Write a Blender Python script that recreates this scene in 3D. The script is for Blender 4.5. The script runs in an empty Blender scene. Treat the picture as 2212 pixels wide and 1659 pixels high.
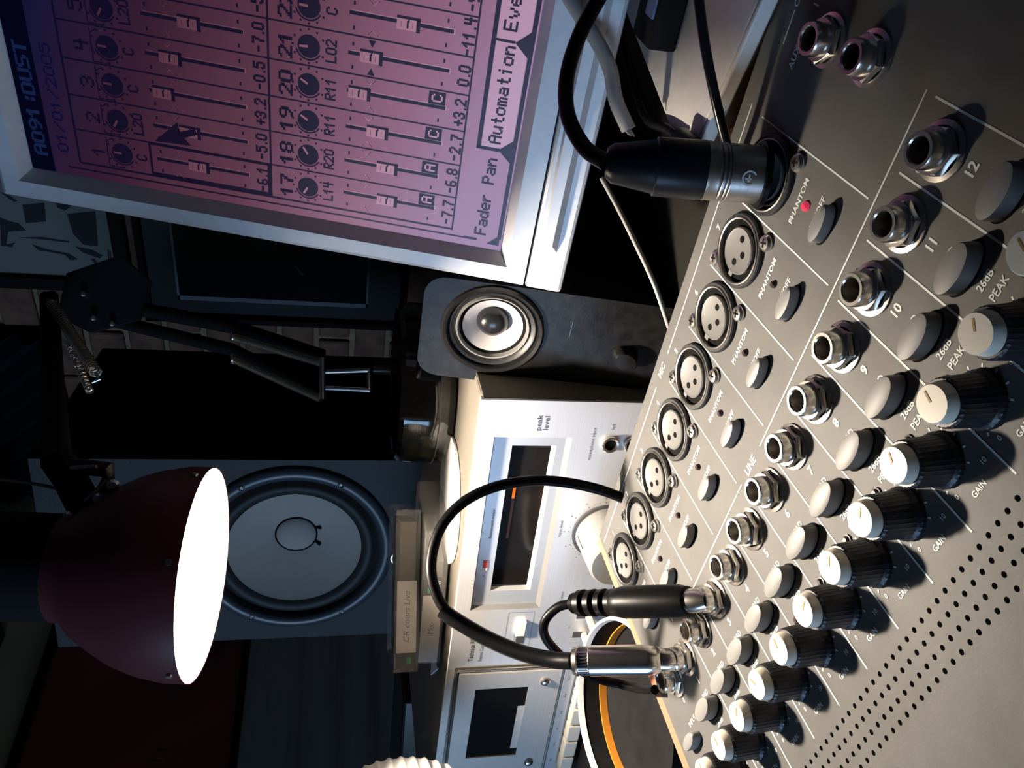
import bpy, bmesh, math, random
from mathutils import Vector, Matrix
random.seed(7)
D = bpy.data
SC = bpy.context.scene
COL = SC.collection
PI = math.pi

# ------------------------------------------------------------------ camera
OZ = 0.925                       # eye height above the floor; the desk top lies at 0.74
FPX, W, H = 1720.3, 2212.0, 1659.0
CAMM = Matrix(((0.1564, -0.7747, -0.6126), (-0.1516, -0.6317, 0.7602), (-0.9760, -0.0260, -0.2162)))
_c = [CAMM.col[i].normalized() for i in range(3)]
_z = _c[2]; _x = (_c[0] - _c[0].dot(_z) * _z).normalized(); _y = _z.cross(_x)
EYE = Vector((0, 0, OZ))
cd = D.cameras.new('camera'); cam = D.objects.new('camera', cd); COL.objects.link(cam)
cd.sensor_width = 36.0; cd.sensor_fit = 'HORIZONTAL'; cd.lens = 36.0 * FPX / W
cd.clip_start = 0.01; cd.clip_end = 50
Rm = Matrix((_x, -_y, -_z)).transposed()
cam.matrix_world = Matrix.Translation(EYE) @ Rm.to_4x4()
SC.camera = cam

# ------------------------------------------------------------------ colour management, world, daylight
vs = SC.view_settings
SC.display_settings.display_device = 'sRGB'
vs.view_transform = 'Standard'; vs.look = 'None'; vs.gamma = 1.0; vs.exposure = 0.0
vs.use_curve_mapping = False
wd = D.worlds.new('dim_room'); SC.world = wd; wd.use_nodes = True
bg = wd.node_tree.nodes['Background']; bg.inputs[0].default_value = (0.42, 0.55, 0.95, 1); bg.inputs[1].default_value = 0.010
def area(name, loc, target, size, watts, col):
    l = D.lights.new(name, 'AREA'); l.energy = watts; l.color = col; l.shape = 'RECTANGLE'; l.size = size[0]; l.size_y = size[1]
    o = D.objects.new(name, l); COL.objects.link(o); o.location = loc
    o.rotation_euler = (Vector(target) - Vector(loc)).to_track_quat('-Z', 'Y').to_euler(); return o
# daylight from a window behind and to the left of the photographer
area('window_daylight', (-1.25, -1.45, OZ + 0.10), (-0.45, 0.40, OZ - 0.1), (0.7, 0.8), 19, (0.40, 0.64, 1.0))

# ------------------------------------------------------------------ locating things in the room
def ray(px, py): return _x * ((px - W / 2) / FPX) + _y * ((py - H / 2) / FPX) + _z
def at(px, py, d): return EYE + ray(px, py) * d
def onz(px, py, z):
    r = ray(px, py); return EYE + r * ((z) / r.z)
def frame(o, ex, ey, ez):
    m = Matrix((ex, ey, ez)).transposed().to_4x4(); m.translation = o; return m

# ------------------------------------------------------------------ materials
def mat(name, col, rough=0.5, metal=0.0, spec=0.5, noise=0.0, nscale=40.0, bump=0.0, bscale=300.0, emit=None, es=1.0, trans=0.0, ior=1.45, stretch=None, coat=0.0, alpha=1.0):
    m = D.materials.new(name); m.use_nodes = True; nt = m.node_tree; b = nt.nodes['Principled BSDF']
    b.inputs['Base Color'].default_value = (*col, 1); b.inputs['Roughness'].default_value = rough
    b.inputs['Metallic'].default_value = metal; b.inputs['Specular IOR Level'].default_value = spec
    b.inputs['IOR'].default_value = ior; b.inputs['Coat Weight'].default_value = coat
    if trans: b.inputs['Transmission Weight'].default_value = trans
    if alpha < 1: b.inputs['Alpha'].default_value = alpha
    if emit: b.inputs['Emission Color'].default_value = (*emit, 1); b.inputs['Emission Strength'].default_value = es
    if noise or bump:
        tc = nt.nodes.new('ShaderNodeTexCoord'); mp = nt.nodes.new('ShaderNodeMapping'); nt.links.new(tc.outputs['Object'], mp.inputs['Vector'])
        if stretch: mp.inputs['Scale'].default_value = stretch
    if noise:
        n = nt.nodes.new('ShaderNodeTexNoise'); n.inputs['Scale'].default_value = nscale; n.inputs['Detail'].default_value = 5
        nt.links.new(mp.outputs[0], n.inputs['Vector'])
        r = nt.nodes.new('ShaderNodeValToRGB'); r.color_ramp.elements[0].position = 0.3; r.color_ramp.elements[1].position = 0.7
        r.color_ramp.elements[0].color = (*[max(0, c * (1 - noise)) for c in col], 1)
        r.color_ramp.elements[1].color = (*[min(1, c * (1 + noise)) for c in col], 1)
        nt.links.new(n.outputs['Fac'], r.inputs['Fac']); nt.links.new(r.outputs['Color'], b.inputs['Base Color'])
    if bump:
        n2 = nt.nodes.new('ShaderNodeTexNoise'); n2.inputs['Scale'].default_value = bscale; n2.inputs['Detail'].default_value = 3
        nt.links.new(mp.outputs[0], n2.inputs['Vector'])
        bp = nt.nodes.new('ShaderNodeBump'); bp.inputs['Strength'].default_value = bump; bp.inputs['Distance'].default_value = 0.001
        nt.links.new(n2.outputs['Fac'], bp.inputs['Height']); nt.links.new(bp.outputs['Normal'], b.inputs['Normal'])
    return m
def emis(name, col, s=1.0):
    m = D.materials.new(name); m.use_nodes = True; nt = m.node_tree; nt.nodes.clear()
    e = nt.nodes.new('ShaderNodeEmission'); e.inputs[0].default_value = (*col, 1); e.inputs[1].default_value = s
    o = nt.nodes.new('ShaderNodeOutputMaterial'); nt.links.new(e.outputs[0], o.inputs[0]); return m
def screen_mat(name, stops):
    # viewing-angle fade of the panel painted into its emission, down the screen (object y)
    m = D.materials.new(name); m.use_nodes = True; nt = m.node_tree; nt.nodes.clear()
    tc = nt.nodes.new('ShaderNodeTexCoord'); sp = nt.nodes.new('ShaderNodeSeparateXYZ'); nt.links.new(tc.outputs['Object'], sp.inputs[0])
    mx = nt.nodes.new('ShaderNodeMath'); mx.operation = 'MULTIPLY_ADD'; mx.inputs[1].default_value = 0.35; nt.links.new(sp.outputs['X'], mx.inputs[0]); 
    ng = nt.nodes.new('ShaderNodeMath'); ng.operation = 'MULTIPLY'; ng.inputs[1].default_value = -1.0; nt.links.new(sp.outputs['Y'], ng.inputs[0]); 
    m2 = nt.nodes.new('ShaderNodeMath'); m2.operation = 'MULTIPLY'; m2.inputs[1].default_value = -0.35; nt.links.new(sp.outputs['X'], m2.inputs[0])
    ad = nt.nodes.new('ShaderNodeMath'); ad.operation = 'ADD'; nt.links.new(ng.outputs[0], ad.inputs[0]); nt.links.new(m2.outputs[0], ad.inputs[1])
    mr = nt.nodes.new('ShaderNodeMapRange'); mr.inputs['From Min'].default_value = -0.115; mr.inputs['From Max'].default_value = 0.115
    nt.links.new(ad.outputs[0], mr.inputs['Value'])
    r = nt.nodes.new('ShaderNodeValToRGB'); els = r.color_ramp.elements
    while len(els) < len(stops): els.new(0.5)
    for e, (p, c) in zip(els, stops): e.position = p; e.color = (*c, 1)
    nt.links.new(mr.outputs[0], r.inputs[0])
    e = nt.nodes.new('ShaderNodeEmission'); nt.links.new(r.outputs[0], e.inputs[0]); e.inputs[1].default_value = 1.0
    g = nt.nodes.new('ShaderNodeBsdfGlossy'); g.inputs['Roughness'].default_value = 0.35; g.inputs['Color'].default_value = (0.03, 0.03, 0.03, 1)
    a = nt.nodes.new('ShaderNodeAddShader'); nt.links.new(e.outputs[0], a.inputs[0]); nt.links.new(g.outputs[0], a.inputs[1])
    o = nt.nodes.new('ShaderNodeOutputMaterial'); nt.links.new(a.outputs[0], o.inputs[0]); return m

M = dict(
    panel=mat('grey_painted_steel', (0.088, 0.086, 0.083), 0.58, 0.0, 0.30, noise=0.10, nscale=60, bump=0.05, bscale=900),
    panelside=mat('dark_painted_steel', (0.04, 0.04, 0.04), 0.6),
    cheek=mat('orange_varnished_wood', (0.42, 0.165, 0.10), 0.45, noise=0.15, nscale=30, stretch=(1, 0.1, 1)),
    print_w=mat('pale_silkscreen', (0.62, 0.66, 0.64), 0.6),
    print_k=mat('black_silkscreen', (0.05, 0.05, 0.055), 0.6),
    chrome=mat('nickel', (0.74, 0.70, 0.64), 0.25, 1.0),
    chrome_d=mat('dull_nickel', (0.30, 0.28, 0.26), 0.38, 1.0, bump=0.1),
    steel=mat('steel', (0.55, 0.55, 0.56), 0.3, 1.0),
    blk=mat('black_plastic', (0.012, 0.012, 0.014), 0.45),
    blk_m=mat('matte_black', (0.006, 0.006, 0.007), 0.8, spec=0.2),
    blk_g=mat('gloss_black', (0.010, 0.010, 0.011), 0.22),
    blk_dust=mat('dusty_black_plastic', (0.008, 0.008, 0.0085), 0.34, spec=0.18, noise=0.5, nscale=160, bump=0.1, bscale=600),
    rubber=mat('black_rubber', (0.003, 0.003, 0.0035), 0.36, spec=0.09),
    rubber_b=mat('blue_black_rubber', (0.005, 0.006, 0.010), 0.36, spec=0.25),
    knobk=mat('ribbed_knob_black', (0.014, 0.014, 0.018), 0.42),
    cream=mat('cream_plastic', (0.74, 0.68, 0.56), 0.4),
    tanline=mat('tan_inlay', (0.36, 0.20, 0.05), 0.5),
    btn=mat('grey_rubber_button', (0.17, 0.166, 0.162), 0.5),
    insert=mat('grey_socket_insert', (0.13, 0.127, 0.123), 0.5),
    hole=mat('hole_dark', (0.004, 0.004, 0.004), 0.9, spec=0.1),
    holered=mat('red_lead_primer', (0.20, 0.085, 0.070), 0.8),
    ledred=mat('lit_red_led', (0.5, 0.02, 0.05), 0.3, emit=(0.9, 0.05, 0.12), es=0.55),
    leddark=mat('unlit_led', (0.05, 0.03, 0.03), 0.25),
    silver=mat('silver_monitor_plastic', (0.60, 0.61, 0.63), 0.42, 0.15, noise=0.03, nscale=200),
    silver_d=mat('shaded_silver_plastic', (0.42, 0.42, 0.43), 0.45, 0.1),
    alu=mat('brushed_aluminium_face', (0.70, 0.70, 0.71), 0.42, 0.55, noise=0.05, nscale=60, stretch=(0.3, 1, 30)),
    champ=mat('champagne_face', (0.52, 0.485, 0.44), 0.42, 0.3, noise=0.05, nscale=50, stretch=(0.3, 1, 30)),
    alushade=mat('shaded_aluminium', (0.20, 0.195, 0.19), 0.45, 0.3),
    alub=mat('aluminium_bezel', (0.62, 0.625, 0.64), 0.34, 0.6),
    decktop=mat('beige_metal_cover', (0.13, 0.115, 0.095), 0.55, noise=0.10, nscale=30),
    deckside=mat('brown_grey_cover', (0.09, 0.078, 0.062), 0.6),
    glassdark=mat('smoked_meter_glass', (0.008, 0.007, 0.007), 0.10, noise=0.3, nscale=40),
    orange=emis('orange_meter_segment', (1.0, 0.20, 0.02), 1.1),
    orange_dim=mat('dim_meter_segment', (0.03, 0.006, 0.005), 0.5, emit=(0.16, 0.02, 0.008), es=0.10),
    redsq=mat('red_tally', (0.45, 0.06, 0.05), 0.4),
    silverknob=mat('satin_silver_knob', (0.34, 0.335, 0.32), 0.36, 0.3),
    clear=mat('clear_polystyrene', (0.85, 0.82, 0.78), 0.10, alpha=0.16, coat=0.5),
    smoke=mat('smoked_acrylic', (0.005, 0.0045, 0.004), 0.08, alpha=0.86, coat=0.4),
    label=mat('pale_card_label', (0.70, 0.64, 0.58), 0.7, noise=0.05, nscale=80),
    pencil=mat('pencil_writing', (0.27, 0.23, 0.19), 0.8),
    paper=mat('white_paper', (0.85, 0.83, 0.80), 0.6),
    green=mat('green_print', (0.04, 0.28, 0.07), 0.6),
    whitep=mat('white_plastic', (0.88, 0.87, 0.84), 0.4),
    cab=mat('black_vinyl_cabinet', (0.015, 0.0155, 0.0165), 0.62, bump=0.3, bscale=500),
    cab_shaded=mat('shaded_vinyl_side', (0.004, 0.004, 0.005), 0.7, spec=0.2),  # baffle vinyl again, darker: shade of the side put into the colour
    ring=mat('satin_black_ring', (0.045, 0.050, 0.060), 0.34),
    cone=mat('white_paper_cone', (0.36, 0.32, 0.285), 0.75, noise=0.04, nscale=60),
    surround=mat('black_rubber_surround', (0.012, 0.012, 0.011), 0.6),
    sat_edge=mat('grey_cone_edge', (0.20, 0.195, 0.19), 0.4, 0.2),
    sat_cone=mat('silver_grey_cone', (0.52, 0.50, 0.51), 0.42, 0.2),
    logo=emis('lit_white_emblem', (0.80, 0.90, 1.0), 1.3),
    lampred=mat('dark_red_enamel', (0.105, 0.022, 0.027), 0.40),
    lampin=mat('grey_reflector', (0.20, 0.195, 0.185), 0.6, spec=0.1),
    spring=mat('bronze_spring_steel', (0.55, 0.45, 0.34), 0.26, 0.85),
    brick=mat('dark_red_brick', (0.16, 0.085, 0.055), 0.9, noise=0.35, nscale=30, bump=0.6, bscale=200),
    mortar=mat('tan_mortar', (0.26, 0.20, 0.12), 0.95, noise=0.2, nscale=50, bump=0.5, bscale=200),
    wall=mat('cream_wall_paint', (0.66, 0.58, 0.36), 0.85, noise=0.06, nscale=8),
    floor=mat('dark_wood_floor', (0.06, 0.04, 0.03), 0.6, noise=0.3, nscale=15, stretch=(1, 8, 1)),
    desk=mat('black_brown_laminate', (0.010, 0.009, 0.008), 0.65, spec=0.25),
    board=mat('pale_grey_laminate', (0.80, 0.78, 0.76), 0.5, noise=0.04, nscale=150),
    edge=mat('pale_edge_band', (0.75, 0.70, 0.64), 0.5),
    plank=mat('tan_wood_plank', (0.10, 0.045, 0.013), 0.55, noise=0.25, nscale=18, stretch=(0.2, 4, 1)),
    foam=mat('charcoal_acoustic_foam', (0.010, 0.011, 0.016), 0.95, spec=0.1),
    inkpaper=mat('print_paper', (0.165, 0.17, 0.155), 0.7),
    ink=mat('print_ink', (0.012, 0.012, 0.016), 0.7),
    matblue=mat('slate_blue_mount', (0.010, 0.010, 0.016), 0.35),
    matline=mat('pale_blue_mount_line', (0.16, 0.17, 0.20), 0.4),
    printdark=mat('dark_print', (0.006, 0.006, 0.010), 0.14),
    greyink=mat('grey_print_stroke', (0.10, 0.11, 0.12), 0.6),
    poster=mat('dark_red_poster', (0.24, 0.035, 0.035), 0.5, noise=0.5, nscale=5),
    posterx=mat('poster_orange_print', (0.22, 0.06, 0.025), 0.5),
    greypanel=mat('grey_fabric', (0.40, 0.385, 0.36), 0.9, noise=0.12, nscale=25, stretch=(1, 0.2, 4)),
    hose=mat('dull_grey_pvc', (0.30, 0.29, 0.27), 0.45, noise=0.2, nscale=80),
    pipe_w=mat('pale_rim', (0.62, 0.63, 0.64), 0.5),
    tin_o=mat('orange_band', (0.72, 0.27, 0.03), 0.5),
    tin_k=mat('dusty_black_tin', (0.008, 0.008, 0.009), 0.6, spec=0.12, noise=0.3, nscale=120),
    bluekey=mat('slate_blue_key', (0.16, 0.20, 0.36), 0.5),
    shelfwood=mat('dark_shelf_wood', (0.012, 0.010, 0.010), 0.6),
)
INK = screen_mat('screen_ink', [(0, (0.002, 0.002, 0.016)), (0.45, (0.006, 0.002, 0.014)), (1, (0.022, 0.016, 0.040))])
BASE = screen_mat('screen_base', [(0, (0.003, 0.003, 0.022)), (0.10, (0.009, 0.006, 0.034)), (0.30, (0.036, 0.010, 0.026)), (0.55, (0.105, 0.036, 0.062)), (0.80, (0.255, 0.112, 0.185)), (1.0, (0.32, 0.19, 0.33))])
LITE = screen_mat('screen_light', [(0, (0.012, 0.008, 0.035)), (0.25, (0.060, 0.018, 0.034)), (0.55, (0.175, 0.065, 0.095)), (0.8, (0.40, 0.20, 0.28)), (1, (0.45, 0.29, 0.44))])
TITL = emis('screen_title_blue', (0.006, 0.014, 0.055)); BAR = emis('screen_title_bar', (0.0015, 0.0015, 0.010)); DATE = emis('screen_date', (0.004, 0.004, 0.030))

# ------------------------------------------------------------------ object helpers
def tag(o, label=None, cat=None, group=None, kind=None):
    if label: o['label'] = label
    if cat: o['category'] = cat
    if group: o['group'] = group
    if kind: o['kind'] = kind
    return o
def thing(name, label, cat, m=None, group=None):
    o = D.objects.new(name, None); COL.objects.link(o); o.empty_display_size = 0.02
    if m is not None: o.matrix_world = m
    return tag(o, label, cat, group)
def mesh(bm, m, name='mesh', smooth=None):
    me = D.meshes.new(name)
    if smooth is not None:
        for f in bm.faces: f.smooth = True
    bm.normal_update(); bm.to_mesh(me); bm.free()
    for k in (m if isinstance(m, (list, tuple)) else [m]): me.materials.append(k)
    if smooth is not None: me.set_sharp_from_angle(angle=math.radians(smooth))
    return me
def obj(name, bm, m, parent=None, smooth=None, mw=None):
    me = bm if isinstance(bm, D.meshes.__class__) or hasattr(bm, 'polygons') else mesh(bm, m, name, smooth)
    o = D.objects.new(name, me); COL.objects.link(o)
    if parent: o.parent = parent
    if mw is not None: o.matrix_local = mw
    return o
def dup(o, parent=None, mw=None):
    c = o.copy(); COL.objects.link(c)
    if parent: c.parent = parent
    if mw is not None: c.matrix_local = mw
    for ch in o.children: dup(ch, c)
    return c
def T(x=0, y=0, z=0, rz=0.0): return Matrix.Translation((x, y, z)) @ Matrix.Rotation(rz, 4, 'Z')
NB = bmesh.new
def box(bm, x0, y0, z0, x1, y1, z1, bev=0.0, seg=2, mi=0):
    vs_ = [bm.verts.new((x, y, z)) for x in (x0, x1) for y in (y0, y1) for z in (z0, z1)]
    q = [(0, 1, 3, 2), (4, 6, 7, 5), (0, 4, 5, 1), (2, 3, 7, 6), (0, 2, 6, 4), (1, 5, 7, 3)]
    fs = [bm.faces.new([vs_[i] for i in f]) for f in q]
    for f in fs: f.material_index = mi
    if bev:
        es = list({e for f in fs for e in f.edges})
        bmesh.ops.bevel(bm, geom=es, offset=bev, segments=seg, affect='EDGES', profile=0.5)
    return bm
def bxm(*a, **k): return box(NB(), *a, **k)
def lathe(bm, prof, n=32, cap0=False, cap1=False, sx=1, sy=1, mi=0, rib=0, ribn=0, m=None):
    rings = []
    for i, (r, z) in enumerate(prof):
        ring = []
        for k in range(n):
            a = 2 * PI * k / n; rr = r * (1 + (rib if ribn and (k % 2) else 0))
            p = Vector((rr * math.cos(a) * sx, rr * math.sin(a) * sy, z))
            if m: p = m @ p
            ring.append(bm.verts.new(p))
        rings.append(ring)
    for a, b in zip(rings, rings[1:]):
        for k in range(n):
            f = bm.faces.new((a[k], a[(k + 1) % n], b[(k + 1) % n], b[k])); f.material_index = mi
    if cap0: f = bm.faces.new(rings[0][::-1]); f.material_index = mi
    if cap1: f = bm.faces.new(rings[-1]); f.material_index = mi
    return bm
def lat(prof, n=32, **k): return lathe(NB(), prof, n, **k)
def spline(pts, sub=8):
    P = [Vector(p) for p in pts]; P = [P[0] * 2 - P[1]] + P + [P[-1] * 2 - P[-2]]; out = []
    for i in range(1, len(P) - 2):
        a, b, c, d = P[i - 1:i + 3]
        for k in range(sub):
            t = k / sub
            out.append(0.5 * ((2 * b) + (c - a) * t + (2 * a - 5 * b + 4 * c - d) * t * t + (3 * b - a - 3 * c + d) * t ** 3))
    out.append(P[-2]); return out
def tube(bm, pts, r, n=10, sub=8, cap=True, smooth=True, mi=0):
    P = spline(pts, sub) if smooth else [Vector(p) for p in pts]
    t = (P[1] - P[0]).normalized(); u = t.orthogonal().normalized(); rings = []
    for i, p in enumerate(P):
        t2 = (P[min(i + 1, len(P) - 1)] - P[max(i - 1, 0)]).normalized()
        u = (u - u.dot(t2) * t2).normalized(); v = t2.cross(u)
        rr = r[0] + (r[1] - r[0]) * i / (len(P) - 1) if isinstance(r, tuple) else r
        rings.append([bm.verts.new(p + (u * math.cos(2 * PI * k / n) + v * math.sin(2 * PI * k / n)) * rr) for k in range(n)])
    for a, b in zip(rings, rings[1:]):
        for k in range(n): bm.faces.new((a[k], a[(k + 1) % n], b[(k + 1) % n], b[k])).material_index = mi
    if cap: bm.faces.new(rings[0][::-1]).material_index = mi; bm.faces.new(rings[-1]).material_index = mi
    return bm
def tub(*a, **k): return tube(NB(), *a, **k)
def axis(p, q, up=(0, 0, 1)):
    z = (Vector(q) - Vector(p)).normalized(); x = Vector(up).cross(z)
    if x.length < 1e-4: x = Vector((1, 0, 0)).cross(z)
    x.normalize(); return frame(Vector(p), x, z.cross(x), z)
def quad(bm, pts, mi=0):
    f = bm.faces.new([bm.verts.new(p) for p in pts]); f.material_index = mi; return f
def strip(bm, x0, y0, x1, y1, w, z, mi=0):
    a = Vector((x0, y0)); b = Vector((x1, y1)); d = (b - a).normalized(); n = Vector((-d.y, d.x)) * w / 2
    quad(bm, [(*(a - n), z), (*(b - n), z), (*(b + n), z), (*(a + n), z)], mi)
def poly(bm, pts, z0, z1, mi=0):
    lo = [bm.verts.new((x, y, z0)) for x, y in pts]; hi = [bm.verts.new((x, y, z1)) for x, y in pts]; n = len(pts)
    bm.faces.new(hi).material_index = mi; bm.faces.new(lo[::-1]).material_index = mi
    for k in range(n): bm.faces.new((lo[k], lo[(k + 1) % n], hi[(k + 1) % n], hi[k])).material_index = mi
    return bm
_tc = {}
def text(bm, s, size, m, bold=0.0, align='CENTER', shear=0.0, squash=1.0, mi=0):
    """flat printed lettering: s set with the given cap height in the plane of m (x right, y up)"""
    key = (s, bold, align, shear)
    if key not in _tc:
        cu = D.curves.new('lettering', 'FONT'); cu.body = s; cu.align_x = align; cu.align_y = 'CENTER'; cu.size = 1.0; cu.offset = bold; cu.shear = shear
        cu.resolution_u = 2; cu.space_line = 0.85
        o = D.objects.new('lettering', cu); COL.objects.link(o)
        dg = bpy.context.evaluated_depsgraph_get(); me = D.meshes.new_from_object(o.evaluated_get(dg))
        _tc[key] = ([v.co.copy() for v in me.vertices], [tuple(p.vertices) for p in me.polygons])
        D.objects.remove(o); D.curves.remove(cu); D.meshes.remove(me)
    V_, F_ = _tc[key]; k = size / 0.7
    vv = [bm.verts.new(m @ Vector((v.x * k * squash, v.y * k, 0))) for v in V_]
    for f in F_:
        try: bm.faces.new([vv[i] for i in f]).material_index = mi
        except ValueError: pass
    return bm

# ================================================================== SETTING
Z0 = OZ - 0.185                                   # desk top
fl = obj('floor', bxm(-1.6, -2.2, -0.05, 2.0, 1.5, 0.0), M['floor']); tag(fl, kind='structure')
YW, XW = 1.28, -1.35
wb = obj('wall_back', bxm(XW - 0.1, YW + 0.006, 0, 1.9, YW + 0.12, 2.4), M['mortar']); tag(wb, kind='structure')
bk = mesh(bxm(-0.1015, -0.012, -0.029, 0.1015, 0.0, 0.029, bev=0.003, seg=1), M['brick'], 'brick')
row = 0; z = 0.76
while z < 1.86:
    x = XW + 0.1 + (0.1065 if row % 2 else 0)
    while x < -0.15:
        o = D.objects.new('brick', bk); COL.objects.link(o); o.parent = wb
        o.location = (x, YW + 0.007 + random.uniform(-0.002, 0.002), z + 0.034)
        x += 0.213
    row += 1; z += 0.068
wl = obj('wall_left', bxm(XW - 0.1, -0.6, 0, XW, YW + 0.12, 2.4), M['wall']); tag(wl, kind='structure')

# ---- desk
dk = thing('desk', 'dark laminate desk carrying the mixer, the cassette deck and the monitor', 'desk', Matrix.Translation((-0.2, 0.3, 0)))
obj('desk_top', bxm(-1.0, -0.42, Z0 - 0.03, 1.2, 0.60, Z0, bev=0.002, seg=1), M['desk'], dk)
lg = mesh(bxm(-0.03, -0.03, 0, 0.03, 0.03, Z0 - 0.03), M['shelfwood'], 'leg')
for x in (-0.93, 1.1):
    for y in (-0.36, 0.52): obj('leg', lg, None, dk, mw=T(x, y, 0))

# ================================================================== MIXING CONSOLE
mT = Vector((-0.2892, 0.2285, OZ - 0.1381)); ms = Vector((1, 0.0008, 0.0062)); mt_ = Vector((0, -0.9925, -0.1226)); 
mx = ms.normalized(); my = (-mt_ - (-mt_).dot(mx) * mx).normalized(); mz = mx.cross(my)
MM = frame(mT, mx, my, mz)
mm = 0.001
con = thing('mixing_console', 'large grey mixing console with rows of sockets, oval buttons and cream topped knobs', 'mixer', MM)
def L(s, t, h=0.0): return Vector((s * mm, -t * mm, h * mm))
# panel: left rear part of the deck plate is splayed; the perforated band is built from strips of real holes
pan = NB(); PT = 0.0
PP, S0, ROWS = 4.27, 124.4 - 4.27 * 40, (125.5, 129.65, 133.8, 137.85)
tv0, tv1 = 125.5 - 2.075, 137.85 + 2.075
xl = lambda t: -16.5 - (t + 27) * 0.108 if t < 90 else -29.1
def pq(a, b, c, d): quad(pan, [L(*p) for p in (a, b, c, d)][::-1])
RE = 352.0
def slab(t0, t1):
    pq((xl(t0), t0), (RE, t0), (RE, t1), (xl(t1), t1))
slab(-27, 90); slab(90, tv0)
pan_h = 80
def holerow(t0, t1, tc_, s0, ncol, r):
    # cells with a round hole, 12-gon
    for i in range(ncol):
        a0, a1 = s0 + PP * i, s0 + PP * (i + 1); cx = (a0 + a1) / 2
        sq = []; ci = []
        for k in range(16):
            an = 2 * PI * k / 16; ux, uy = math.cos(an), math.sin(an); f = max(abs(ux), abs(uy))
            hx, hy = (a1 - a0) / 2, (t1 - t0) / 2
            sq.append(pan.verts.new(L(cx + ux / f * hx, (t0 + t1) / 2 + uy / f * hy))); ci.append((pan.verts.new(L(cx + ux * r, tc_ + uy * r)), pan.verts.new(L(cx + ux * r, tc_ + uy * r, -1.0))))
        for k in range(16):
            j = (k + 1) % 16
            pan.faces.new((sq[k], ci[k][0], ci[j][0], sq[j])); pan.faces.new((ci[k][0], ci[k][1], ci[j][1], ci[j][0]))
HS0, HN = -13.0 + 0.0, 66
HS0 = 124.4 - PP / 2 - PP * 32; HN = 74
for q, tc_ in enumerate(ROWS):
    t0 = tv0 if q == 0 else (ROWS[q - 1] + tc_) / 2; t1 = tv1 if q == 3 else (tc_ + ROWS[q + 1]) / 2
    pq((-29.1, t0), (HS0, t0), (HS0, t1), (-29.1, t1)); pq((HS0 + PP * HN, t0), (RE, t0), (RE, t1), (HS0 + PP * HN, t1))
    holerow(t0, t1, tc_, HS0, HN, 0.80)
slab(tv1, 290)
bmesh.ops.remove_doubles(pan, verts=pan.verts[:], dist=1e-6)
bmesh.ops.recalc_face_normals(pan, faces=pan.faces[:])
for f in pan.faces:
    if abs(f.normal.z) > 0.9 and f.normal.z < 0: f.normal_flip()
obj('top_panel', pan, M['panel'], con)
obj('vent_backing', bxm(-0.024, -0.1405, -0.0026, 0.30, -0.121, -0.0020), M['holered'], con)
cas = NB()
poly(cas, [(-0.0285, -0.290), (0.351, -0.290), (0.351, 0.0268), (-0.0165, 0.0268)], -0.040, -0.003)
def to_desk(bm, low, gap):
    for v in bm.verts:
        if v.co.z < low: v.co.z = (MM.inverted() @ Vector(((MM @ v.co).x, (MM @ v.co).y, Z0 + gap))).z
to_desk(cas, -0.01, 0.003)
obj('chassis', cas, M['panelside'], con)
rl = NB(); tube(rl, [L(-16.5, -27.2, -1.5), L(RE, -27.2, -1.5)], 0.0016, n=10, smooth=False); obj('rear_edge', rl, M['panel'], con, smooth=40)
ck = NB(); poly(ck, [(-0.0172, 0.0285), (-0.0168, 0.0285), (-0.0302, -0.090), (-0.0302, -0.290), (-0.0370, -0.290), (-0.0370, -0.090), (-0.0232, 0.0285)][1:], -0.042, -0.0012)
to_desk(ck, -0.01, 0.003)
obj('side_cheek', ck, M['cheek'], con)['label'] = 'orange wooden end cheek'
for s, t in ((2, 0), (330, 0), (2, 270), (330, 270)):
    ft = NB(); box(ft, s * mm - 0.012, -t * mm - 0.012, -1, s * mm + 0.012, -t * mm + 0.012, -0.039)
    for v in ft.verts: v.co.z = (MM.inverted() @ Vector(((MM @ v.co).x, (MM @ v.co).y, Z0 + (0.0005 if v.co.z < -0.5 else 0.0032)))).z
    obj('foot', ft, M['rubber'], con)
QX, OX = 28.10, -15.27
xc = lambda k: OX + (k - 0.5) * QX
jc = lambda k: (k - 0.5) * 20.0
# printed lines and words
pl = NB(); ZP = 0.00012
def pline(s0, t0, s1, t1, w=0.55): strip(pl, s0 * mm, -t0 * mm, s1 * mm, -t1 * mm, w * mm, ZP)
pline(-14, -21.9, 88, -21.9); pline(106, -21.9, 211, -21.9); pline(232, -16.4, 242, -16.4); pline(276, -16.4, 300, -16.4)
pline(28, 47, 99, 47); pline(118, 47, 240.5, 47)
for k in range(1, 9): pline(OX + k * QX, -14.2, OX + k * QX, 44.5)
for k in range(1, 13): pline(k * 20, 50.6, k * 20, 122, 0.6)
obj('panel_lines', pl, M['print_w'], con)['kind'] = 'stuff'
pt = NB()
def ptext(s, size, a, t, **k): text(pt, s, size * mm, Matrix.Translation(L(a, t, 0.13)), **k)
ptext('MIC', 3.0, 97, -22, bold=0.02); ptext('LINE', 3.0, 108.5, 47, bold=0.02)
for k in range(1, 9):
    ptext(str(k), 2.4, xc(k), -16.8, bold=0.03); ptext('PHANTOM', 1.9, xc(k), 18.3, bold=0.02, squash=1.15); ptext('ON/OFF', 1.9, xc(k) + 0.6, 28.1, bold=0.02, squash=1.15)
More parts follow.
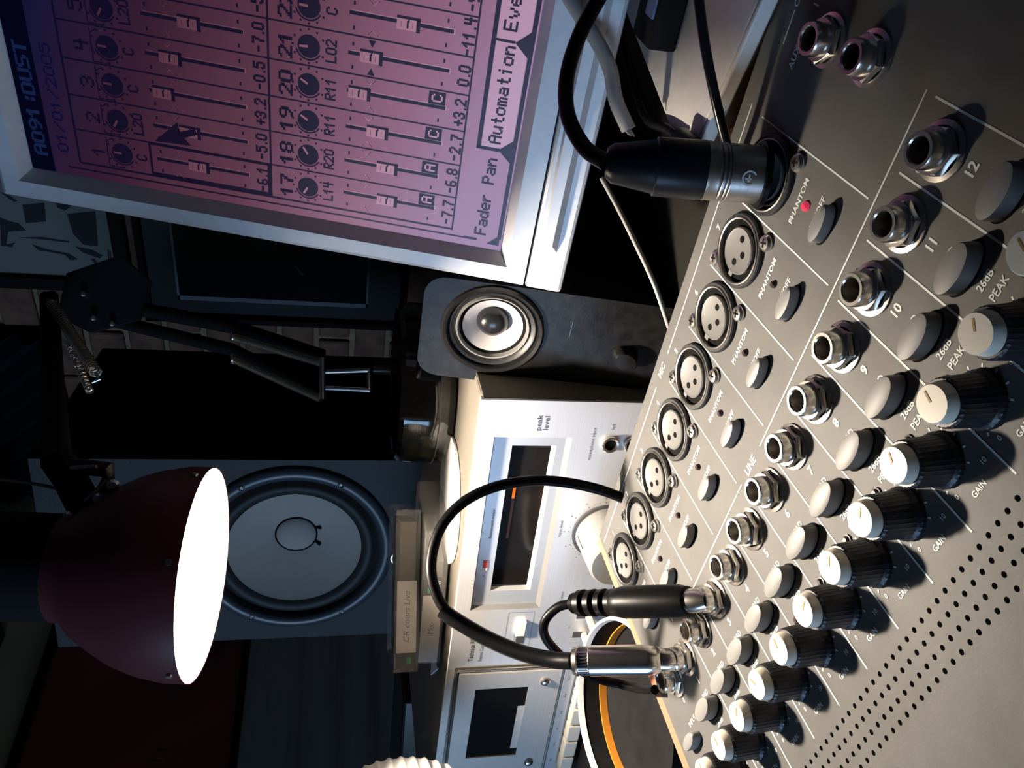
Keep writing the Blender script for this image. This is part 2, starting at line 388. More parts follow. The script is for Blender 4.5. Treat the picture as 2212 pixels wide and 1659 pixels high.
for k in range(1, 13):
    ptext(str(k), 2.9, jc(k), 70.9, bold=0.03); ptext('PAD', 2.0, jc(k) + 0.2, 77.2, bold=0.02); ptext('26dB', 2.0, jc(k) + 1, 89.3, bold=0.02); ptext('PEAK', 2.0, jc(k) + 1.5, 93.5, bold=0.02)
    for a, w_ in ((-140, '0'), (140, '10')): ptext(w_, 1.4, jc(k) + math.sin(math.radians(a)) * 9.8, 106.5 - math.cos(math.radians(a)) * 9.8, bold=0.02)
    ptext('GAIN', 1.6, jc(k), 117.2, bold=0.02)
ptext('AUX', 2.4, 230.5, -8.6, bold=0.02); ptext('OUT', 2.4, 246.5, -16.4, bold=0.02); ptext('1', 2.8, 246.0, -7.0, bold=0.02)
ptext('0', 2.2, -8, 69.4); ptext('INPUT', 2.0, -9, 78)
obj('lettering', pt, M['print_w'], con)['kind'] = 'stuff'
tk = NB()
for k in range(1, 13):
    for i in range(11):
        a = math.radians(-140 + 28 * i); ca, sa = math.sin(a), math.cos(a); c_ = L(jc(k) - 2.3, 104.9)
        strip(tk, c_.x + ca * 0.0078, c_.y + sa * 0.0078, c_.x + ca * 0.0087, c_.y + sa * 0.0087, 0.0005, ZP)
obj('knob_scale', tk, M['print_w'], con)['kind'] = 'stuff'
# xlr sockets
XB = lat([(0.0131, 0), (0.0131, 0.0012), (0.0127, 0.0016), (0.0116, 0.0016), (0.0116, 0.0013)], 48)
XM = mesh(XB, M['blk'], 'xlr_socket', 35)
XR = mesh(lat([(0.0117, 0.0010), (0.0117, 0.0018), (0.0114, 0.0020), (0.0110, 0.0018), (0.0109, 0.0002)], 48), M['chrome_d'], 'collar', 35)
XG = mesh(lat([(0.0110, 0.00025), (0.0082, 0.00025)], 48), M['hole'], 'gap')
XI = NB(); lathe(XI, [(0.0083, 0.0002), (0.0083, 0.0012), (0.0079, 0.0016), (0.0072, 0.0013)], 40, cap1=True); box(XI, -0.0098, -0.0012, 0.0003, -0.0079, 0.0012, 0.0012); XI = mesh(XI, M['insert'], 'insert', 35)
XP = mesh(lat([(0.00125, 0.00125), (0.00125, 0.00142), (0.00095, 0.00144), (0.00085, 0.00135)], 14, cap1=True), M['hole'], 'pin_hole')
sb = lat([(0.0030, 0), (0.0030, 0.0010), (0.0023, 0.0017), (0.0010, 0.0019)], 20, cap1=True); XS = mesh(sb, M['chrome'], 'screw', 30)
cb = NB(); box(cb, -0.0014, -0.0003, 0.0018, 0.0014, 0.0003, 0.00196); box(cb, -0.0003, -0.0014, 0.0018, 0.0003, 0.0014, 0.00196); XX = mesh(cb, M['hole'], 'cross_recess')
LG = mesh(poly(NB(), [(-0.0035, 0), (0.0035, 0), (0.0025, 0.0055), (-0.0025, 0.0055)], 0.0, 0.0009), M['chrome_d'], 'lug')
x0 = None
for k in range(1, 9):
    if x0 is None:
        x0 = obj('xlr_socket', XM, None, con, mw=Matrix.Translation(L(xc(k), 0)))
        obj('collar', XR, None, x0); obj('gap', XG, None, x0); obj('insert', XI, None, x0)
        for a, b in ((0.0045, 0.0), (-0.0043, 0.0), (0.0, -0.0031)): obj('pin_hole', XP, None, x0, mw=T(a, b, 0))
        for sx_ in (-1, 1):
            obj('screw', XS, None, x0, mw=T(sx_ * 0.0097, -sx_ * 0.0117, 0)); obj('cross_recess', XX, None, x0, mw=T(sx_ * 0.0097, -sx_ * 0.0117, 0, 0.4))
    else: dup(x0, con, Matrix.Translation(L(xc(k), 0)))
# phantom leds and buttons
LB = mesh(lat([(0.0013, 0), (0.0012, 0.0008), (0.0007, 0.0013)], 14, cap1=True), M['leddark'], 'led', 40); LR = mesh(lat([(0.0015, 0), (0.0014, 0.0009), (0.0008, 0.0015)], 14, cap1=True), M['ledred'], 'led', 40)
RG = mesh(lat([(0.0017, 0), (0.0017, 0.0005), (0.0012, 0.0006), (0.0011, 0.0001)], 20), M['blk'], 'led_ring', 40)
BT = lat([(1.0, 0), (1.0, 0.0030), (0.93, 0.0037), (0.62, 0.0040)], 40, cap1=True, sx=0.0062, sy=0.0026); BT = mesh(BT, M['btn'], 'oval_button', 50)
BS = mesh(lat([(1.0, 0), (1.0, 0.0003), (0.9, 0.0003)], 40, sx=0.0068, sy=0.0031), M['hole'], 'button_slot')
for k in range(1, 9):
    o = obj('led', LR if k == 8 else LB, None, con, mw=Matrix.Translation(L(xc(k) + 0.3, 22.3)))
    if k == 8: o['label'] = 'lit red phantom light'
    obj('oval_button', BT, None, con, mw=Matrix.Translation(L(xc(k) + 0.2, 33.4))); obj('button_slot', BS, None, con, mw=Matrix.Translation(L(xc(k) + 0.2, 33.4)))
PD = lat([(1.0, 0), (1.0, 0.0042), (0.95, 0.0050), (0.65, 0.0054)], 40, cap1=True, sx=0.0072, sy=0.0034); PD = mesh(PD, M['btn'], 'oval_button', 50)
PS = mesh(lat([(1.0, 0), (1.0, 0.0003), (0.9, 0.0003)], 40, sx=0.0078, sy=0.0039), M['hole'], 'button_slot')
KB = NB(); KP = [(7.4, 0), (7.4, 1.2), (6.9, 1.9), (6.6, 2.2), (6.15, 11.3), (5.75, 12.0)]
lathe(KB, [(r * mm, h * mm) for r, h in KP], 64, cap1=True, rib=-0.025, ribn=1); KB = mesh(KB, M['knobk'], 'knob', 25)
KC = mesh(lat([(0.0052, 0.0118), (0.0048, 0.0146), (0.0045, 0.0150)], 32, cap1=True), M['cream'], 'knob_cap', 35)
KL = mesh(bxm(-0.0003, 0.0004, 0.01495, 0.0003, 0.0034, 0.01512), M['tanline'], 'pointer')
n6 = NB(); lathe(n6, [(0.0060, 0.0010), (0.0066, 0.0013), (0.0066, 0.0030), (0.0058, 0.0035)], 6); lathe(n6, [(0.0076, 0), (0.0076, 0.0007), (0.0062, 0.0010)], 28); lathe(n6, [(0.0059, 0.0035), (0.0046, 0.0036)], 24); JN = mesh(n6, M['chrome'], 'nut', 25)
JB = mesh(lat([(0.0049, 0.0030), (0.0049, 0.0060), (0.00475, 0.0070), (0.0045, 0.0074), (0.0036, 0.0074), (0.0033, 0.0070), (0.0033, 0.0005)], 36), M['chrome'], 'jack_socket', 30)
JH = mesh(lat([(0.00335, 0.0012)], 24, cap1=True), M['hole'], 'bore')
def jack(s, t, rot=0.0):
    o = obj('jack_socket', JB, None, con, mw=Matrix.Translation(L(s, t)) @ Matrix.Rotation(rot, 4, 'Z'))
    obj('nut', JN, None, o); obj('bore', JH, None, o); return o
angs = {12: 10, 11: -10, 10: 15, 9: 5, 8: -25, 7: -20, 6: -35, 5: 20, 4: 60, 3: -20, 2: 30, 1: 0}
for k in range(1, 13):
    jack(jc(k), 60.0, random.uniform(-0.5, 0.5))
    obj('oval_button', PD, None, con, mw=Matrix.Translation(L(jc(k) + 0.4, 83.0))); obj('button_slot', PS, None, con, mw=Matrix.Translation(L(jc(k) + 0.4, 83.0)))
    obj('led', LB, None, con, mw=Matrix.Translation(L(jc(k) - 5.2, 94.6))); obj('led_ring', RG, None, con, mw=Matrix.Translation(L(jc(k) - 5.2, 94.6)))
    kn = obj('knob', KB, None, con, mw=Matrix.Translation(L(jc(k) - 2.3, 104.9)) @ Matrix.Rotation(math.radians(angs[k] - 35), 4, 'Z'))
    obj('knob_cap', KC, None, kn); obj('pointer', KL, None, kn)
jack(-6.5, 60.0, 0.3); jack(239.2, 4.0, 0.2); jack(240.6, 24.0, 0.5)
obj('oval_button', PD, None, con, mw=Matrix.Translation(L(7, 83.0))) if False else None
obj('oval_button', BT, None, con, mw=Matrix.Translation(L(-13.5, 84.0, 0)))

# a grey plug standing in a further aux socket at the frame's edge
gp = thing('grey_jack_plug', 'grey rubber jack plug standing in a dark socket beside the auxiliary jacks', 'plug', MM @ Matrix.Translation(L(262, 16)))
obj('plug_body', lat([(0.0062, 0), (0.0062, 0.006), (0.0085, 0.0075), (0.0085, 0.022), (0.006, 0.028), (0.003, 0.030)], 28, cap1=True), M['btn'], gp, smooth=40)

# ================================================================== CABLES PLUGGED INTO THE CONSOLE
def P(s, t, h): return MM @ L(s, t, h)
# microphone cable in channel 8
px8 = P(xc(8), 0, 0)
tp8 = at(1310, 352, 0.262)
A8 = axis(px8, tp8); ln = (tp8 - px8).length
mc = thing('microphone_cable', 'thick black microphone cable with nickel and black plug in the last XLR socket', 'cable', A8)
obj('plug_shell', lat([(0.0085, 0.0017), (0.0093, 0.0022), (0.0093, 0.0140), (0.0090, 0.0143), (0.0094, 0.0148), (0.0094, 0.0151), (0.0090, 0.0155), (0.0094, 0.0159), (0.0094, 0.0166), (0.0090, 0.0170), (0.0094, 0.0176), (0.0094, 0.0200), (0.0096, 0.0206), (0.0096, 0.0215)], 40), M['chrome_d'], mc, smooth=30)
obj('plug_seal', lat([(0.0094, 0.0016), (0.0108, 0.0017), (0.0108, 0.0034), (0.0094, 0.0036)], 40), M['rubber'], mc, smooth=30)
bq = 0.0215 + 0.5 * (ln - 0.0215); obj('boot', lat([(0.0094, 0.0212), (0.0097, 0.0222), (0.0095, bq), (0.0088, bq + 0.0004), (0.0086, bq + 0.0012), (0.0064, ln - 0.002), (0.0048, ln)], 36, cap1=True), M['rubber_b'], mc, smooth=30)
em = NB(); text(em, '(R)', 0.0036, Matrix.Identity(4)) if False else None
eb = NB()
for k in range(14):
    a0, a1 = 2 * PI * k / 18 + 0.5, 2 * PI * (k + 1) / 18 + 0.5
    quad(eb, [(0.0024 * math.cos(a0), 0.0024 * math.sin(a0), 0), (0.0024 * math.cos(a1), 0.0024 * math.sin(a1), 0), (0.0019 * math.cos(a1), 0.0019 * math.sin(a1), 0), (0.0019 * math.cos(a0), 0.0019 * math.sin(a0), 0)])
box(eb, -0.0013, -0.0005, -0.0001, 0.0006, 0.0001, 0.0001); box(eb, -0.0004, -0.0012, -0.0001, 0.0001, 0.0012, 0.0001)
ed = (A8.inverted() @ at(1655, 400, 0.2)); an = math.atan2(ed.y, ed.x)
obj('plug_emblem', eb, M['silver'], mc, mw=Matrix.Rotation(an - 0.1, 4, 'Z') @ Matrix.Translation((0.00955, 0, 0.0085)) @ Matrix.Rotation(PI / 2, 4, 'Y'))
iv = A8.inverted()
cp = [(1310, 352, 0.262), (1262, 318, 0.270), (1227, 250, 0.279), (1224, 170, 0.286), (1250, 80, 0.288), (1297, -10, 0.285), (1345, -90, 0.275)]
obj('cord', tub([iv @ at(*p) for p in cp], 0.0028, n=14), M['rubber'], mc, smooth=40)

# chrome jack plug in channel 1, thick black cord looping up over the deck
b1 = P(jc(1), 60, 7.5); t1 = at(1238, 1428, 0.338)
A1 = axis(b1, t1); l1 = (t1 - b1).length
ic = thing('instrument_cable', 'thick black cable looping over the cassette deck to a chrome jack plug', 'cable', A1)
obj('plug_shell', lat([(0.0030, -0.004), (0.0046, 0.000), (0.0046, 0.004), (0.0056, 0.0055), (0.0062, 0.010), (0.0062, 0.0335), (0.0056, 0.034), (0.0056, 0.0385), (0.0063, 0.039), (0.0063, l1 - 0.002), (0.0055, l1), (0.0036, l1)], 28), M['chrome'], ic, smooth=30)
kn_ = NB()
for k in range(28):
    a = 2 * PI * k / 28; box(kn_, -0.0002, -0.0002, 0.0342, 0.0002, 0.0002, 0.0383)
    for v in kn_.verts[-8:] if False else list(kn_.verts)[-8:]: v.co = Matrix.Rotation(a, 3, 'Z') @ (v.co + Vector((0.0057, 0, 0)))
obj('knurl', kn_, M['steel'], ic)
iv = A1.inverted()
th = [(1238, 1428, 0.338), (1190, 1425, 0.345), (1120, 1408, 0.352), (1050, 1378, 0.358), (985, 1340, 0.362), (955, 1318, 0.364)]
obj('sleeve', tub([iv @ at(*p) for p in th], 0.0036, n=14), M['rubber'], ic, smooth=40)
th2 = [(975, 1333, 0.363), (948, 1295, 0.365), (932, 1240, 0.367), (936, 1185, 0.369), (958, 1130, 0.371), (1005, 1082, 0.373), (1075, 1050, 0.375), (1160, 1038, 0.377), (1245, 1046, 0.379), (1325, 1068, 0.382), (1400, 1105, 0.395)]
obj('cord', tub([iv @ at(*p) for p in th2], 0.0025, n=14), M['rubber'], ic, smooth=40)

# black moulded jack plug in channel 3
b3 = P(jc(3), 60, 7.5); t3 = at(1240, 1303, 0.349)
A3 = axis(b3, t3); l3 = (t3 - b3).length
bc = thing('patch_cable', 'thin black cable with moulded black jack plug and ribbed strain relief', 'cable', A3)
obj('plug_collar', lat([(0.0032, -0.004), (0.0046, 0.0), (0.0046, 0.005)], 24), M['chrome'], bc, smooth=30)
obj('plug_body', lat([(0.0040, 0.004), (0.0056, 0.005), (0.0064, 0.009), (0.0066, 0.036), (0.0058, 0.041), (0.0050, 0.042)], 24, cap1=True), M['rubber'], bc, smooth=30)
sr = []; q = 0.040
while q < l3 - 0.003: sr += [(0.0040, q), (0.0058, q + 0.0006), (0.0056, q + 0.0036), (0.0040, q + 0.0042)]; q += 0.0058
obj('strain_relief', lat(sr + [(0.0045, l3)], 20, cap1=True), M['rubber'], bc, smooth=30)
iv = A3.inverted()
c3 = [(1240, 1303, 0.349), (1205, 1312, 0.352), (1178, 1340, 0.355), (1176, 1372, 0.358), (1200, 1405, 0.362), (1240, 1440, 0.368), (1290, 1466, 0.374), (1340, 1478, 0.376), (1380, 1488, 0.366), (1415, 1490, 0.350)]
obj('cord', tub([iv @ at(*p) for p in c3], 0.0021, n=12), M['rubber'], bc, smooth=40)

# ================================================================== MONITOR
SCL = 0.473
c_ = 0.0345 * SCL
e_r = Vector((1.0, -0.0014, -0.0054)).normalized(); e_d = Vector((-0.0055, -0.2188, -0.9758)); e_d = (e_d - e_d.dot(e_r) * e_r).normalized()
org = EYE + Vector((-0.3547, 0.7798, 0.0686)) * SCL
mo_o = org + e_r * (4.0 * c_)       # local origin: four columns right of the first separator, screen mid-height
MOM = frame(mo_o, e_r, -e_d, e_r.cross(-e_d))
mon = thing('monitor', 'silver flat screen monitor tilted back showing a pink mixer page', 'monitor', MOM)
def S(a, b, z=0.0): return Vector(((a - 4.0) * c_, -b * c_, z))
sx0, sx1, sy0, sy1 = -1.47, 12.2, -7.10, 6.96
HI = 0.0065
bz = NB(); o0, o1 = -2.35, 13.1; p0, p1 = -7.98, 7.83
def ringq(A, B):
    for i in range(4):
        j = (i + 1) % 4; quad(bz, [A[i], B[i], B[j], A[j]][::-1])
fr_out_b = [S(o0, p0, -0.022), S(o1, p0, -0.022), S(o1, p1, -0.022), S(o0, p1, -0.022)]
g = 0.15
fr_out = [S(o0, p0, HI - 0.002), S(o1, p0, HI - 0.002), S(o1, p1, HI - 0.002), S(o0, p1, HI - 0.002)]
fr_top = [S(o0 + g, p0 + g, HI), S(o1 - g, p0 + g, HI), S(o1 - g, p1, HI), S(o0 + g, p1, HI)]
fr_in = [S(sx0 - 0.30, sy0 - 0.28, HI), S(sx1 + 0.3, sy0 - 0.28, HI), S(sx1 + 0.3, sy1 + 0.28, HI), S(sx0 - 0.30, sy1 + 0.28, HI)]
fr_lo = [S(sx0, sy0, -0.001), S(sx1, sy0, -0.001), S(sx1, sy1, -0.001), S(sx0, sy1, -0.001)]
ringq(fr_out_b, fr_out); ringq(fr_out, fr_top); ringq(fr_top, fr_in); ringq(fr_in, fr_lo)
quad(bz, fr_out_b)
obj('bezel', bz, M['silver'], mon)
ch = NB(); box(ch, S(o0, 0).x, S(0, 9.02).y, -0.022, S(o1, 0).x, S(0, p1 + 0.05).y, HI, bev=0.0018)
obj('chin', ch, M['silver'], mon)
rg = NB(); xa, xb = S(-0.98, 0).x, S(11.8, 0).x; ya, yb = S(0, 8.62).y, S(0, 8.08).y
for v in ():
    pass
quad(rg, [(xa, ya, HI), (xb, ya, HI), (xb - 0.003, ya + 0.003, HI + 0.0035), (xa + 0.0045, ya + 0.003, HI + 0.0035)])
quad(rg, [(xa + 0.0045, ya + 0.003, HI + 0.0035), (xb - 0.003, ya + 0.003, HI + 0.0035), (xb - 0.003, yb - 0.001, HI + 0.0035), (xa + 0.0045, yb - 0.001, HI + 0.0035)])
quad(rg, [(xa + 0.0045, yb - 0.001, HI + 0.0035), (xb - 0.003, yb - 0.001, HI + 0.0035), (xb, yb, HI), (xa, yb, HI)])
quad(rg, [(xa, ya, HI), (xa + 0.0045, ya + 0.003, HI + 0.0035), (xa + 0.0045, yb - 0.001, HI + 0.0035), (xa, yb, HI)])
quad(rg, [(xb, ya, HI), (xb, yb, HI), (xb - 0.003, yb - 0.001, HI + 0.0035), (xb - 0.003, ya + 0.003, HI + 0.0035)])
obj('chin_rail', rg, M['silver'], mon)
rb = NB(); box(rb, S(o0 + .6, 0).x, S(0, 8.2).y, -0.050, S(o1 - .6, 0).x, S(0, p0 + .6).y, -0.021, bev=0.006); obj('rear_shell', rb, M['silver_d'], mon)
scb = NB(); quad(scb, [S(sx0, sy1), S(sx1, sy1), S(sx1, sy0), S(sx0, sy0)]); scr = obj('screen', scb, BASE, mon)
# ---- picture on the screen
U = 1 / 32.0
G5 = {'0': '01110 10001 10001 10001 10001 10001 01110', '1': '00100 01100 10100 00100 00100 00100 00100', '2': '01110 10001 00001 00010 00100 01000 11111', '3': '01110 10001 00001 00110 00001 10001 01110',
 '4': '10010 10010 10010 11111 00010 00010 00010', '5': '11111 10000 11110 00001 00001 10001 01110', '6': '01110 10000 10000 11110 10001 10001 01110', '7': '11111 00001 00010 00010 00100 00100 00100', '8': '01110 10001 10001 01110 10001 10001 01110', '9': '01110 10001 10001 01111 00001 00010 01100',
 'A': '01110 10001 10001 11111 10001 10001 10001', 'C': '01110 10001 10000 10000 10000 10001 01110', 'L': '10000 10000 10000 10000 10000 10000 11111', 'R': '11110 10001 10001 11110 10100 10010 10001', 'D': '11110 10001 10001 10001 10001 10001 11110', 'U': '10001 10001 10001 10001 10001 10001 01110', 'S': '01111 10000 10000 01110 00001 00001 11110', 'T': '11111 00100 00100 00100 00100 00100 00100',
 '-': '00000 00000 00000 11110 00000 00000 00000', '+': '00000 00100 00100 11111 00100 00100 00000', '.': '00000 00000 00000 00000 00000 00000 00100', ':': '00000 00100 00100 00000 00100 00100 00000', '/': '00001 00001 00010 00100 01000 10000 10000', ' ': '00000 ' * 6 + '00000',
 'F': '11111 10000 10000 11110 10000 10000 10000', 'P': '11110 10001 10001 11110 10000 10000 10000', 'E': '11111 10000 10000 11110 10000 10000 11111', 'a': '00000 00000 01110 00001 01111 10001 01111', 'd': '00001 00001 01101 10011 10001 10011 01101', 'e': '00000 00000 01110 10001 11111 10000 01110', 'r': '00000 00000 10110 11000 10000 10000 10000', 'n': '00000 00000 10110 11001 10001 10001 10001', 'u': '00000 00000 10001 10001 10001 10011 01101', 't': '00100 00100 01110 00100 00100 00100 00011', 'o': '00000 00000 01110 10001 10001 10001 01110', 'm': '00000 00000 11010 10101 10101 10101 10101', 'i': '00100 00000 01100 00100 00100 00100 00100', 'v': '00000 00000 10001 10001 01010 01010 00100'}
ink, lit, ttl, bar, dat = NB(), NB(), NB(), NB(), NB()
def R4(bm, a0, b0, a1, b1, z=0.0002): quad(bm, [S(a0, b1, z), S(a1, b1, z), S(a1, b0, z), S(a0, b0, z)])
def glyphs(bm, s, a, b, pw, ph, z=0.0003, adv=6, bold=0.15):
    for chh in s:
        rows_ = G5[chh].split(); w5 = adv
        for y, r_ in enumerate(rows_):
            x = 0
            while x < 5:
                if r_[x] == '1':
                    x2 = x
                    while x2 < 5 and r_[x2] == '1': x2 += 1
                    R4(bm, a + x * pw, b + y * ph - 0.08 * ph, a + x2 * pw + bold * pw, b + (y + 1.08) * ph + (bold - 0.15) * 0.5 * ph, z); x = x2
                else: x += 1
        a += (w5 if chh not in '.:' else w5 - 1.4) * pw
def gw(s, pw, adv=6): return sum((adv if c not in '.:' else adv - 1.4) for c in s) * pw - pw
def ctext(bm, s, a, b, pw, ph, z=0.0003, bold=0.15): glyphs(bm, s, a - gw(s, pw) / 2, b, pw, ph, z, bold=bold)
def line(a0, b0, a1, b1, w=0.045, bm=None, z=0.00025):
    A_, B_ = S(a0, b0), S(a1, b1); strip(bm if bm else ink, A_.x, A_.y, B_.x, B_.y, w * c_, z)
def dot(a, b, s=0.07, bm=None): R4(bm if bm else ink, a - s / 2, b - s / 2, a + s / 2, b + s / 2)
def disc(bm, a, b, r, n=20, z=0.0003, r0=0.0, t0=0, t1=2 * PI):
    for k in range(n):
        u0, u1 = t0 + (t1 - t0) * k / n, t0 + (t1 - t0) * (k + 1) / n
        quad(bm, [S(a + r * math.sin(u0), b - r * math.cos(u0), z), S(a + r * math.sin(u1), b - r * math.cos(u1), z), S(a + r0 * math.sin(u1), b - r0 * math.cos(u1), z), S(a + r0 * math.sin(u0), b - r0 * math.cos(u0), z)][::-1]) if r0 else \
        bm.faces.new([bm.verts.new(S(a + r * math.sin(u1), b - r * math.cos(u1), z)), bm.verts.new(S(a + r * math.sin(u0), b - r * math.cos(u0), z)), bm.verts.new(S(a, b, z))])
def pan_knob(a, b, ang):
    disc(ink, a, b, 0.30, 22)
    for k in range(11):
        t_ = math.radians(-150 + 30 * k); dot(a + 0.43 * math.sin(t_), b - 0.43 * math.cos(t_), 0.055)
    disc(ink, a, b, 0.37, 9, r0=0.325, t0=math.radians(-150), t1=math.radians(-15))
    t_ = math.radians(ang); A_ = S(a + 0.02 * math.sin(t_), b - 0.02 * math.cos(t_)); B_ = S(a + 0.25 * math.sin(t_), b - 0.25 * math.cos(t_))
    strip(lit, A_.x, A_.y, B_.x, B_.y, 0.06 * c_, 0.0004); strip(lit, A_.x, A_.y, B_.x, B_.y, 0.0601 * c_, 0.00041)
def fader(a, b0, b1, cap):
    R4(ink, a - 0.035, b0, a + 0.06, b1); R4(lit, a + 0.06, b0 + 0.05, a + 0.085, b1 + 0.03); R4(lit, a - 0.06, b1, a + 0.085, b1 + 0.03)
    R4(lit, a - 0.17, cap - 0.31, a + 0.10, cap + 0.22, 0.0003)      # cap face
    R4(ink, a + 0.10, cap - 0.31, a + 0.17, cap + 0.30, 0.00035); R4(ink, a - 0.19, cap + 0.20, a + 0.17, cap + 0.30, 0.00035)
    R4(ink, a - 0.12, cap - 0.05, a + 0.06, cap + 0.0, 0.0004); R4(ink, a + 0.03, cap - 0.02, a + 0.17, cap + 0.02, 0.0004)
    for q_ in (-0.2, 0.1): R4(ink, a - 0.11, cap + q_, a + 0.03, cap + q_ + 0.012, 0.0004)
def diamond(a, b, fill=False):
    for sg in (-1, 1):
        x1 = a + sg * 0.36; x2 = a + sg * 0.46
        if fill:
            ink.faces.new([ink.verts.new(S(*p, 0.0003)) for p in ((a + sg * 0.45, b - 0.1), (a + sg * 0.45, b + 0.1), (a + sg * 0.26, b))])
        else:
            line(x1 - sg * 0.06, b, x1 + sg * 0.05, b - 0.11, 0.035, lit); line(x1 - sg * 0.06, b, x1 + sg * 0.05, b + 0.11, 0.035, lit)
            line(x1 - sg * 0.05, b - 0.01, x1 + sg * 0.06, b - 0.12, 0.022); line(x1 - sg * 0.05, b + 0.02, x1 + sg * 0.06, b + 0.13, 0.022)
lower = [('17', -1.2, 'L14', 3.42, '-7.7', 'A', -60), ('18', .5, 'R20', 3.36, '-6.8', 'A', 55), ('19', 1.5, 'R11', 3.02, '-2.7', 'C', 30), ('20', 2.5, 'R11', 2.47, '+3.2', 'C', 30), ('21', 3.5, 'L02', 2.74, '0.0', '', -5), ('22', 4.5, 'C', 3.65, '-11.4', '', 0), ('23', 5.5, 'C', 3.2, '-9.0', '', 0), ('24', 6.5, 'C', 3.0, '-3.0', '', 0)]
for k in range(8):
    nm, _a, pn, cap, val, bx_, an_ = lower[k]; a = k - 0.5
    ctext(ink, nm, a - 0.08, 0.27, 0.058, 0.053); glyphs(ink, nm, a - 0.08 - gw(nm, 0.058) / 2 + 0.03, 0.27, 0.058, 0.053)
    pan_knob(a, 1.08, an_); ctext(ink, pn, a - 0.03, 1.52, 0.034, 0.042, bold=0.5)
    for sg in (-0.32, 0.28): R4(ink, a + sg - 0.05, 2.22, a + sg + 0.05, 2.27); 
    for sg in (-0.32, 0.28):
        if not (bx_ and sg > 0): R4(ink, a + sg - 0.05, 4.63, a + sg + 0.05, 4.68)
    if k < 6 or 1: fader(a + 0.03, 2.12, 4.82, cap)
    diamond(a, 2.745, nm == '21')
    if bx_:
        R4(ink, a + 0.10, 4.34, a + 0.45, 4.80, 0.0003); ctext(lit, bx_, a + 0.275, 4.42, 0.042, 0.043, 0.0004)
    ctext(ink, val, a - 0.02, 5.05, 0.0335, 0.046, bold=0.75)
    line(k, 0.0, k, 5.42)
upper = [('1', 'C', -2.10, '-6.1', 0), ('2', 'L20', -2.28, '-5.0', -60), ('3', 'C', -2.92, '+3.2', 0), ('4', 'C', -2.64, '-0.5', 0), ('5', 'L20', -2.06, '-7.0', -60), ('6', 'C', -2.3, '-5.2', 0), ('7', 'C', -2.3, '-5.0', 0), ('8', 'C', -2.3, '-5.0', 0)]
for k in range(8):
    nm, pn, cap, val, an_ = upper[k]; a = k - 0.5
    ctext(ink, nm, a - 0.06, -5.22, 0.058, 0.055); pan_knob(a, -4.33, an_); ctext(ink, pn, a - 0.03, -3.92, 0.036, 0.042, bold=0.5)
    line(a - 0.45, -4.75, a + 0.42, -4.75, 0.03); line(a - 0.45, -4.75, a - 0.45, -4.3, 0.03); line(a + 0.3, -4.75, a + 0.42, -4.55, 0.03)
    for sg in (-0.32, 0.28):
        R4(ink, a + sg - 0.05, -3.22, a + sg + 0.05, -3.17); R4(ink, a + sg - 0.05, -0.80, a + sg + 0.05, -0.75)
    fader(a + 0.03, -3.32, -0.65, cap); diamond(a, -2.69); ctext(ink, val, a - 0.02, -0.42, 0.0335, 0.046, bold=0.75)
    line(k, -5.62, k, 0.0)
line(-1.0, 0.0, 12, 0.0, 0.06); line(-1.06, 5.42, 12, 5.42, 0.05); line(-1.02, -5.62, -1.02, 5.42, 0.06); line(-1.02, -5.62, 12, -5.62, 0.06)
line(-0.98, -3.5, -0.02, -3.5, 0.07); line(-0.95, -3.5, -0.95, -0.03, 0.11); line(-0.02, -3.5, -0.02, 0, 0.09); line(-0.95, -0.06, 0, -0.06, 0.08)
line(-1.22, -6.0, -1.22, 5.85, 0.05)
# tabs
R4(lit, 1.70, 5.93, 4.55, 6.78, 0.00015); R4(lit, 4.60, 5.93, 7.6, 6.78, 0.00015)
R4(ink, 1.60, 5.80, 12, 5.92, 0.0002); R4(ink, 1.60, 5.80, 1.70, 6.46, 0.0002); R4(ink, 4.53, 5.90, 4.60, 6.42, 0.0002)
for a in (1.66, 4.56):
    f = ink.faces.new([ink.verts.new(S(*p, 0.0004)) for p in ((a, 6.42), (a - 0.33, 6.80), (a + 0.33, 6.80))])
R4(ink, -1.1, 6.80, 12, 6.92, 0.0003); ink.faces.new([ink.verts.new(S(*p, 0.0004)) for p in ((-1.3, 6.5), (-1.3, 6.88), (-0.95, 6.88))])
R4(ink, -1.25, 5.80, -1.17, 6.2, 0.0002)
glyphs(ink, 'Fader Pan', -1.04, 6.09, 0.0455, 0.050, bold=0.4); glyphs(ink, 'Automation', 1.82, 6.10, 0.0445, 0.050, bold=0.4); glyphs(ink, 'Event', 4.82, 6.06, 0.050, 0.052)
# pointer arrow
ar = [(0.08, -3.32), (0.76, -2.62), (0.50, -2.56), (0.66, -2.14), (0.50, -2.06), (0.33, -2.46), (0.13, -2.28)]
ink.faces.new([ink.verts.new(S(*p, 0.0006)) for p in ar])
# title bar
R4(bar, -1.47, -7.1, 12.2, -6.42, 0.00012); glyphs(ttl, 'A091:DUST', -1.0, -6.92, 0.062, 0.052, 0.0003); glyphs(ttl, 'A091:DUST', -0.97, -6.92, 0.062, 0.052, 0.00031)
glyphs(dat, '01/01/2005', -0.78, -6.20, 0.052, 0.042)
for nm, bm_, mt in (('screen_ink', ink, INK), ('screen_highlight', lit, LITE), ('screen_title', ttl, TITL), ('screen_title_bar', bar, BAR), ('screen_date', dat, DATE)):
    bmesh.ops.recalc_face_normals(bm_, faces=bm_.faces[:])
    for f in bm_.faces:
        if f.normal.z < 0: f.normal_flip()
    obj(nm, bm_, mt, scr)['kind'] = 'stuff'
